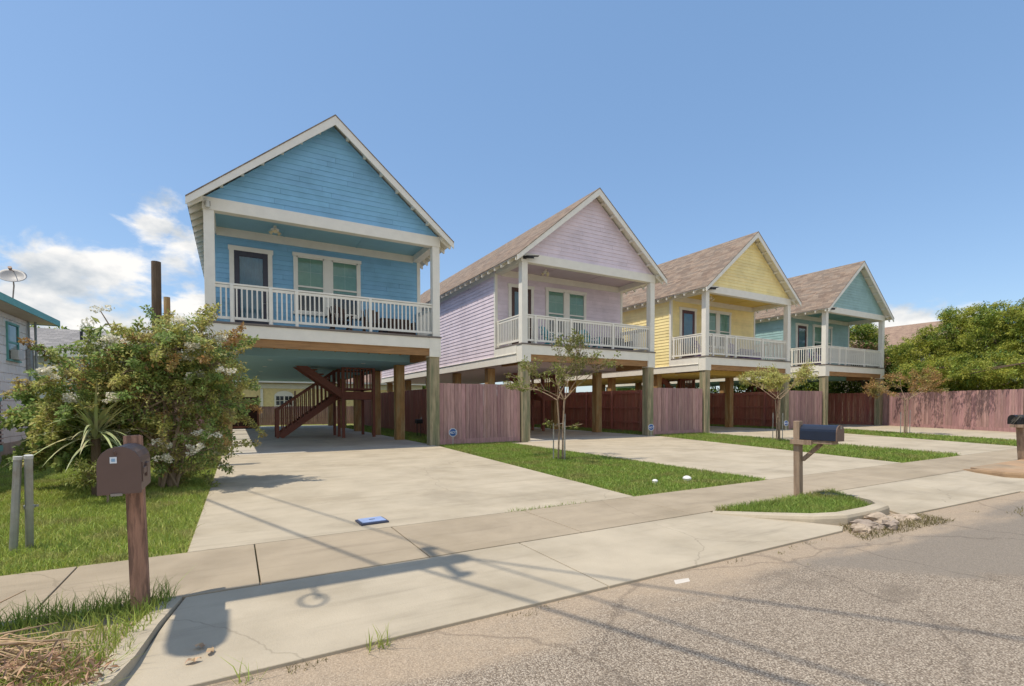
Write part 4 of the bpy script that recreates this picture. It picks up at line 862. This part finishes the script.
leaf_lime = mat('pale lime leaves', (.21, .24, .055), .55, .1, 3, island=.35, trans=.35, color2=(.24, .19, .08), c2scale=2)

def young_tree(label, base, height, lean, spreadr, lm, nleaf, rustpos=0, stakes=3, stem_h=.54, lsize=.075, low=None):
    t_ = thing('young_tree', label, 'tree', (base.x, base.y, -.02), 0, 'young staked street trees')
    b = MB(); tips = []
    k = height
    for i, (dx, dy) in enumerate(((-.09, 0), (.08, .03), (.0, -.07))):
        d = Vector((lean+dx*1.2, dy, 1)); 
        pts = [Vector((dx, dy, 0)), Vector((dx*.8+lean*.2*k, dy, stem_h*k*.55)), Vector((dx*1.6+lean*k*.3, dy*1.5, stem_h*k))]
        b.tube(pts, [.026, .022, .018], 7)
        for j in range(3):
            an = j*2.09+i*.8+random.uniform(-.3, .3); sp = spreadr*random.uniform(.5, .9)
            branch_tree(b, pts[-1], (math.cos(an)*sp, math.sin(an)*sp, random.uniform(.3, 1.0)), k*.22, .015, 3, tips, .55, .10)
    if low:
        branch_tree(b, (0, 0, .42*k*.7), low, .35, .010, 1, tips, .3, 0)
        branch_tree(b, (0, 0, .42*k*.72), (-low[0], low[1], low[2]), .35, .010, 1, tips, .3, 0)
    b.build('trunk', bark, t_)
    tips = random.sample(tips, min(len(tips), nleaf)); 
    leafcloud('crown', [tuple(q) for q in tips], .085, 11, lsize, lm, t_, droop=.2, asp=.42)
    for i in range(stakes):
        an = 2.1*i+.4; MB().tube([(.2*math.cos(an), .2*math.sin(an), -.1), (.2*math.cos(an), .2*math.sin(an), random.uniform(.95, 1.25))], .017, 6).build('stake', grey_metal, t_)
    MB().tube([(-.12, .02, .95), (.14, .04, .98)], .012, 5).build('tie', mat('tie strap', (.3, .28, .25), .7), t_)
    return t_
random.seed(11)
young_tree('young multi-stem tree with sparse yellow-green leaves before the lilac house', gnd(561, 459), 2.95, .03, .85, leaf_lime, 330, low=(.8, -.1, .15))
random.seed(5)
young_tree('young tree with rust and olive leaves before the yellow house', gnd(778, 440.5), 3.1, -.07, 1.35, leaf_yel, 480, lsize=.09)
random.seed(8)
young_tree('young tree with thin orange-brown leaves before the teal house', gnd(905, 434), 3.1, 0, 1.6, leaf_rust, 420, lsize=.09)

# flowering bush
def blob_points(n, blobs):
    out = []
    wts = [bx[3]*bx[4]*bx[5] for bx in blobs]
    for _ in range(n):
        c = random.choices(blobs, wts)[0]; 
        d = Vector((random.gauss(0, 1), random.gauss(0, 1), random.gauss(0, 1))).normalized()*random.uniform(.35, 1)**.5
        out.append((c[0]+d.x*c[3], c[1]+d.y*c[4], max(.15, c[2]+d.z*c[5])))
    return out
random.seed(3)
def shrub(name, label, base, blobs, nclump, per, size, mats, crad, stems=7, flowers=0, fsize=.12, cat_='bush', fmat=None, barkm=bark, zlow=.2, fname='flower_cluster', frange=None, sprays=0):
    t_ = thing(name, label, cat_, base)
    pts = blob_points(nclump, blobs); b = MB()
    for i in range(stems):
        e = Vector(random.choice(pts)); m_ = e*.5+Vector((random.gauss(0, .1), random.gauss(0, .1), .12)); m_.x *= .7; m_.y *= .7
        b.tube([(random.gauss(0, .08), random.gauss(0, .08), -.1), m_, e], [.035, .022, .008], 6)
        for j in range(5):
            e2 = Vector(random.choice(pts)); q = m_.lerp(e, random.random())
            if (e2-q).length < 1.6: b.tube([q, (q+e2)/2+Vector((0, 0, .08)), e2], [.014, .01, .004], 5)
    g_ = {}
    for p in pts:
        g_.setdefault(random.choices(range(len(mats)), [w for _, w in mats])[0], []).append((p, crad*random.uniform(.6, 1.2)))
    for _ in range(sprays):
        c = random.choice(blobs); d = Vector((random.gauss(0, 1), random.gauss(0, 1), random.gauss(.25, .8))).normalized(); q = Vector((c[0]+d.x*c[3]*.9, c[1]+d.y*c[4]*.9, max(.25, c[2]+d.z*c[5]*.9))); mi = random.choices(range(len(mats)), [w for _, w in mats])[0]; line = [q]
        for k in range(random.randint(3, 6)):
            d = (d+Vector((0, 0, -.09))+Vector((random.gauss(0, .1), random.gauss(0, .1), random.gauss(0, .1)))).normalized(); q = q+d*.095; line.append(q); g_.setdefault(mi, []).append((tuple(q), .085-.009*k))
        b.tube([Vector(c[:3])]+line, [.009]+[.006]*len(line), 4)
    b.build('trunk', barkm, t_)
    for k, ps in g_.items(): leafcloud('foliage', [q[0] for q in ps], np.array([q[1] for q in ps]), per, size, mats[k][0], t_, droop=.25)
    if flowers:
        fp = random.sample([p for p in pts if p[1] < -.25 or p[2] > frange+.5], min(flowers, len([p for p in pts if p[1] < -.25 or p[2] > frange+.5])))
        for p in fp:
            o_ = leafcloud(fname, [tuple(np.array(p)+np.array((random.gauss(0, .05), -.2, .1))+np.array([random.gauss(0, fsize*.36) for _ in range(3)])) for _ in range(6)], fsize*.5, 38, .034, fmat, t_, asp=.9)
    return t_
flw = mat('creamy white blossom', (.88, .85, .74), .7, .08, 5, island=.15, trans=.3)
B0 = gnd(172, 487); bx0 = (B0.x, B0.y, 0)
shrub('flowering_bush', 'large crape myrtle bush with white blossom clusters left of the blue house', bx0,
      [(.15, .0, 2.45, .62, .7, .62), (.62, .0, 2.15, .5, .6, .5), (-.45, .0, 2.2, .62, .7, .5), (-1.15, .1, 1.8, .6, .6, .45), (-.1, .0, 1.55, .95, .7, .6), (.75, .0, 1.45, .42, .5, .4), (.35, -.1, .62, .6, .5, .42), (-1.35, .1, 1.4, .4, .5, .38), (-.3, .4, 2.0, .9, .5, .8)],
      900, 32, .062, ((leaf_yel, .45), (leaf_grn, .48), (leaf_rust, .07)), .17, sprays=190, stems=12, flowers=30, fsize=.11, fmat=flw, frange=1.7)
shrub('oleander_bush', 'smaller green shrub with white flowers in front of the block house', (B0.x-1.3, B0.y+.8, 0),
      [(0, 0, 1.1, .6, .5, .5), (-.5, .2, 1.15, .35, .4, .3), (.4, 0, .9, .5, .5, .5)], 200, 40, .11, ((leaf_grn, .8), (leaf_yel, .2)), .17, sprays=50, stems=6, flowers=12, fsize=.11, fmat=flw, frange=1.3)
# tall leggy shoot with flower head
ts = thing('tall_flower_shoot', 'tall leafy shoot with pale flower heads above the bush at left', 'plant', (B0.x-.75, B0.y+.3, 0))
MB().tube([(0, 0, 0), (-.05, 0, 1.6), (-.1, 0, 2.8), (-.25, 0, 3.1)], [.03, .02, .014, .008], 6).build('stem', bark, ts)
leafcloud('foliage', [(-.12, 0, 2.55), (-.2, 0, 2.8), (.05, 0, 2.75), (.15, 0, 2.6), (-.3, 0, 2.6)], .16, 26, .20, leaf_grn, ts, droop=1.0, asp=.35)
leafcloud('flower_cluster', [(-.3, 0, 3.12), (-.42, .0, 2.9), (-.15, 0, 3.15), (-.45, 0, 2.8)], .09, 60, .035, flw, ts, asp=.9)
# strap-leaved yucca
yu = thing('yucca_plant', 'yucca with long arching strap leaves in front of the flowering bush', 'plant', tuple(gnd(97, 496)))
ym = mat('yucca leaf', (.34, .40, .19), .5, .1, 3, island=.3, color2=(.46, .40, .22), c2scale=2)
V = []; T = []
for i in range(95):
    an = random.uniform(0, 6.28); el = random.uniform(-.1, 1.3); L = random.uniform(.7, 1.25); w = .024; p = np.array([0, 0, .95+random.uniform(-.15, .15)]); d = np.array([math.cos(an)*math.cos(el), math.sin(an)*math.cos(el), math.sin(el)]); sd = np.array([-math.sin(an), math.cos(an), 0]); k0 = len(V); n = 7
    for j in range(n+1):
        ww = w*(1-(j/n)**2)*(1 if j else .6); V += [p-sd*ww, p+sd*ww]; p = p+d*L/n; d[2] -= .16; d /= np.linalg.norm(d)
    for j in range(n): a_ = k0+2*j; T += [a_, a_+1, a_+3, a_+2]
npmesh('strap_leaf', np.array(V), 4, np.array(T), ym, yu)
MB().tube([(0, 0, -.1), (0, 0, .95)], [.07, .06], 10).build('trunk', darkbark, yu)
# low ferny plant
fe = thing('fern_plant', 'low yellow-green ferny plant below the yucca', 'plant', tuple(gnd(108, 503)))
MB().tube([(0, 0, -.1), (0, 0, .5)], [.02, .01], 6).build('trunk', bark, fe)
leafcloud('foliage', [(random.uniform(-.45, .45), random.uniform(-.2, .2), random.uniform(.32, .62)) for _ in range(60)], .09, 26, .07, leaf_lime, fe, droop=.5, asp=.3)

# trees beyond the right fence
lime_tree = mat('bright feathery leaves', (.40, .42, .075), .6, .15, .6, island=.4, trans=.45, color2=(.24, .31, .055), c2scale=.8)
dark_tree = mat('deep green leaves', (.12, .20, .04), .6, .15, .6, island=.4, trans=.3, color2=(.16, .22, .04), c2scale=.7)
pink_tree = mat('pinkish oleander blossom leaves', (.33, .17, .13), .6, .15, .8, island=.35, trans=.25, color2=(.16, .14, .05), c2scale=1)
def big_tree(label, base, blobs, nclump, per, size, mats, crad, trunk_h=2.5, feathery=False):
    t_ = thing('broadleaf_tree', label, 'tree', base, 0, 'trees beyond the right fence')
    pts = blob_points(nclump, blobs); b = MB()
    fork = Vector((0, 0, trunk_h)); b.tube([(0, 0, -.2), (.05, 0, trunk_h*.6), fork], [.22, .17, .14], 9)
    for c in blobs:
        e = Vector(c[:3]); b.tube([fork, (fork+e)/2+Vector((0, 0, .2)), e], [.11, .07, .03], 7)
        for j in range(6):
            e2 = e+Vector((random.gauss(0, c[3]*.5), random.gauss(0, c[4]*.5), random.gauss(0, c[5]*.5))); b.tube([e, (e+e2)/2, e2], [.04, .03, .01], 5)
    b.build('trunk', darkbark, t_)
    g_ = {}
    for p in pts: g_.setdefault(random.choices(range(len(mats)), [w for _, w in mats])[0], []).append(p)
    for k, ps in g_.items():
        if feathery:
            Q = []
            for p in ps:
                an = random.uniform(0, 6.28); 
                for s in np.linspace(0, 1, 5): Q.append((p[0]+math.cos(an)*s*.75, p[1]+math.sin(an)*s*.75, p[2]+.22*s-.5*s*s))
            leafcloud('crown', Q, crad*.55, max(1, per//4), size, mats[k][0], t_, droop=.8, asp=.35)
        else: leafcloud('crown', ps, crad, per, size, mats[k][0], t_, droop=.3)
    return t_
random.seed(21)
big_tree('tall feathery lime-green tree at the right edge above the fence', (40.5, 10.0, 0), [(0, -1, 5.6, 2.2, 2.6, 2.5), (.5, 2.0, 5.5, 2.0, 2.2, 2.4), (-.6, -3.6, 4.8, 1.8, 2.2, 2.4), (-1.2, 0, 2.8, 1.6, 3.4, 1.3), (0, -2, 2.6, 1.6, 4.4, 1.1), (-5.3, -.8, 3.5, .8, 2.6, .55), (-3.4, .5, 3.6, 1.5, 3.2, 1.0)], 1250, 80, .15, ((lime_tree, .8), (dark_tree, .2)), .36, feathery=True)
big_tree('feathery lime-green tree in the middle of the hedge line above the fence', (42.0, 14.2, 0), [(0, -.5, 5.8, 2.0, 2.2, 2.2), (0, 1.5, 4.8, 1.8, 1.8, 1.8), (-.8, -.8, 2.6, 1.6, 2.4, 1.2), (-5.2, -1.4, 3.6, .8, 2.2, .5), (-3.4, -.5, 3.6, 1.5, 2.2, .9)], 620, 80, .15, ((lime_tree, .8), (dark_tree, .2)), .36, feathery=True)
big_tree('dark green rounded tree just right of the teal house', (43.5, 19.0, 0), [(0, -.6, 4.0, 1.8, 1.8, 1.9), (0, 1.9, 6.0, 2.0, 1.9, 2.1), (0, 2.6, 3.6, 2.0, 1.8, 2.0), (-1, -1.4, 2.4, 1.6, 1.8, 1.3)], 520, 90, .17, ((dark_tree, .7), (lime_tree, .3)), .5)
big_tree('dark green tree behind the porch of the teal house', (44.0, 25.5, 0), [(0, 0, 4.3, 2.3, 2.4, 2.6), (0, 3, 4.6, 2.2, 2.4, 2.6), (-1, 0, 2.6, 2, 3.5, 1.6)], 420, 55, .27, ((dark_tree, .8), (lime_tree, .2)), .55)
big_tree('pinkish brown flowering oleander seen through the teal house porch', (41.0, 18.9, 0), [(0, 0, 4.7, 1.1, 1.2, 1.25), (0, 1.0, 4.5, 1.1, 1.1, 1.1)], 240, 50, .2, ((pink_tree, .85), (dark_tree, .15)), .4)
big_tree('dark tree at the back of the lot behind the teal house', (43.5, 34, 0), [(0, 0, 3.6, 2.5, 4, 3.0), (-4, 6, 3.4, 3, 3, 2.6)], 350, 45, .32, ((dark_tree, 1),), .6)
big_tree('yellow-green treetop showing over the roof of the grey cottage', (-12.0, 44, 0), [(0, 0, 5.2, 3.2, 2, 1.9), (-4.5, 0, 5.2, 2.5, 2, 1.6), (3.5, 0, 4.6, 2, 2, 1.6)], 330, 45, .28, ((lime_tree, .8), (dark_tree, .2)), .5)
for x, y, s in ((-20, 52, 1), (24, 62, 1.0), (36, 58, .9), (50, 52, 1.1)):
    big_tree('broad dark tree far behind the %s' % {-20: 'white block house', 24: 'lilac house', 36: 'yellow house', 50: 'teal house'}[x], (x, y, 0), [(0, 0, 3.4*s, 4*s, 3*s, 2.6*s)], 200, 45, .4, ((dark_tree, 1),), .8)

# ---------------------------------------------------------------- debris
random.seed(31)
bn = mat('dry tan leaf', (.50, .34, .22), .8, .15, 5, island=.4, trans=.2, color2=(.34, .19, .12), c2scale=3)
straw = mat('dry straw stalk', (.48, .34, .20), .8, .15, 8, island=.25)
pts = [(random.gauss(-1.35, .42), random.uniform(2.85, 3.85), random.uniform(.0, .12)) for _ in range(240)]
pts = [p for p in pts if p[0] < -.62-.25*max(0, 3.0-p[1]) and p[1] < 3.95-.55*(p[0]+1.5)]
o = leafcloud('dry_leaf_litter', pts, .08, 22, .06, bn, None, droop=.3, asp=.22, fold=.6); tag(o, 'pile of dry brown leaves at the lower left on the verge', 'dry leaves', kind='stuff')
for i, (p0, p1, lb) in enumerate((((-2.1, 3.75, .12), (-.86, 3.72, .10), 'pale dry palm stalk lying across the top of the leaf pile'), ((-2.0, 3.35, .1), (-.95, 3.28, .06), 'thick tan branch lying along the lower edge of the leaf pile'), ((-1.9, 3.55, .08), (-.93, 3.86, .16), 'thin tan branch slanting up out of the leaf pile'), ((-1.6, 3.5, .1), (-1.15, 4.15, .30), 'thin dry twig sticking up towards the sidewalk'))):
    m_ = Vector(p0).lerp(Vector(p1), .5)+Vector((0, .05*(-1)**i, .05)); o = MB().tube([p0, m_, p1], [.016, .014, .006] if i < 2 else [.009, .007, .003], 7).build('dry_branch', straw, smooth=True); tag(o, lb, 'branch', 'dry branches in the leaf pile')
fn = MB()
for i in range(170):
    a_ = random.uniform(-.7, .7)+(math.pi if random.random() < .3 else 0); x, y = random.gauss(-1.5, .35), random.uniform(3.0, 3.9); L = random.uniform(.2, .6)
    if x+L*math.cos(a_) > -.72: continue
    fn.tube([(x, y, random.uniform(.03, .1)), (x+L*.5*math.cos(a_), y+L*.5*math.sin(a_), random.uniform(.06, .15)), (x+L*math.cos(a_), y+L*math.sin(a_), random.uniform(.02, .12))], [.004, .004, .002], 4)
tag(fn.build('dry_straw', straw), 'thin dry straws tangled in the leaf pile at lower left', 'straw', kind='stuff')
for i, (x, y, lb) in enumerate(((-.22, 3.28, 'curled brown leaf on the apron beside the left kerb'), (-.14, 3.36, 'curled brown leaf just right of the other one on the apron'), (-.2, 3.46, 'small grey dry leaf at the tip of the transformer shadow'))):
    q = MB(); n = 6
    for k in range(n-1): q.add([(k*.016-.04, -.02*math.sin(k*.6+.3), .02*abs(math.sin(k*1.1+i))), ((k+1)*.016-.04, -.02*math.sin(k*.6+.9), .02*abs(math.sin((k+1)*1.1+i))), ((k+1)*.016-.04, .02*math.sin(k*.6+.9), .02*abs(math.sin((k+1)*1.3+i))), (k*.016-.04, .02*math.sin(k*.6+.3), .02*abs(math.sin(k*1.3+i)))], [(0, 1, 2, 3)])
    o = q.build('fallen_leaf', bn); o.location = (x, y, .004); o.rotation_euler.z = i*1.3; tag(o, lb, 'leaf', 'fallen leaves on the apron')
def rock(label, p, r_, m, seed, flat=.5):
    from mathutils import noise
    b = MB().sphere((0, 0, 0), r_, r_*.8, r_*flat, 22, 14)
    def dsp(v):
        v = Vector(v); q = v/r_*1.3+Vector((seed*7.1, seed*3.3, 0)); k = 1+.55*noise.noise(q)+.22*noise.noise(q*2.7)+.12*noise.noise(q*7); w = v*k
        return (round(w.x/(r_*.16))*r_*.16*.55+w.x*.45, round(w.y/(r_*.16))*r_*.16*.55+w.y*.45, w.z)
    b.v = [dsp(v) for v in b.v]
    o = b.build('broken_rock', m); o.location = p; o.rotation_euler.z = seed; return tag(o, label, 'rock', 'broken concrete chunks by the grass island')
cm_ = mat('broken concrete', (.42, .34, .26), .95, .2, 8, .8, 30); cm2 = mat('grey rubble', (.33, .27, .22), .95, .2, 8, .8, 30)
rock('large tan concrete chunk at the kerb below the dark blue mailbox', (6.98, 3.02, -.01), .2, cm_, 1, .45); rock('grey cracked rock left of the large tan chunk', (6.58, 3.0, -.01), .14, cm2, 2, .5); rock('flat pale rock right of the large tan chunk', (7.5, 3.0, -.03), .17, cm_, 3, .35); rock('small dark rock between the two big chunks', (6.78, 2.86, 0), .10, cm2, 4, .7); rock('small tan lump at the left end of the broken chunks', (6.3, 2.93, 0), .09, cm_, 5, .6)
wd = mat('dry olive weeds', (.20, .17, .075), .8, .15, 3, island=.4, trans=.3)
grass('weeds', [(5.9, 2.72), (7.9, 2.62), (8.0, 3.0), (6.3, 3.2)], 2600, .05, .008, wd, zbase=-.05, label='dry weeds around the broken chunks at the kerb', lean=1.2)
wp_ = [(.75, 2.98), (2.0, 2.98), (1.75, 2.95), (.05, 2.95), (.35, 2.96), (4.1, 2.97), (4.7, 2.9), (5.0, 2.95), (5.3, 2.96), (5.6, 2.95), (4.6, 2.55), (8.8, 2.7), (9.5, 2.45)]
for i, (x, y) in enumerate(wp_):
    s = random.uniform(.05, .12) if i not in (3,) else .05
    V0 = grass('weeds', [(x-s, y-s*.4), (x+s, y-s*.4), (x+s, y+s*.4), (x-s, y+s*.4)], 3500 if i in (0, 3, 4) else 1800, .12 if i in (0, 3) else .035, .006, gm if i in (0, 3) else wd, zbase=-.05, label='weed tuft in the sandy gutter, number unknown', lean=.8)
    V0['label'] = ('green weed tufts in the sandy gutter along the first apron' if i in (0, 3) else 'low dry weeds in the sandy gutter along the aprons'); V0['group'] = 'weed tufts in the gutter'
grass('weeds', [(9.0, 2.2), (12.5, 2.35), (12.5, 2.6), (9.0, 2.45)], 420, .06, .01, wd, zbase=-.06, label='sparse weeds in the gutter at the right edge', lean=.8)
pc = MB().prism([(-.10, -.03), (.06, -.04), (.11, .02), (-.04, .045)], 'z', .0, .015).build('concrete_scrap', mat('pale scrap', (.6, .55, .48), .8)); pc.location = (3.25, 2.86, -.045); tag(pc, 'flat pale scrap lying in the gutter at centre', 'scrap')
# scattered pebbles
pb_ = MB()
for i in range(260):
    x, y = random.uniform(-.3, 9), random.gauss(2.7, .22); r_ = random.uniform(.004, .012)
    if y > 2.99: continue
    pb_.sphere((x, y, -.045), r_, r_, r_*.7, 5, 4)
tag(pb_.build('pebbles', mat('pale gravel', (.5, .44, .38), .9, island=.4)), 'loose pebbles scattered along the sandy gutter', 'gravel', kind='stuff')
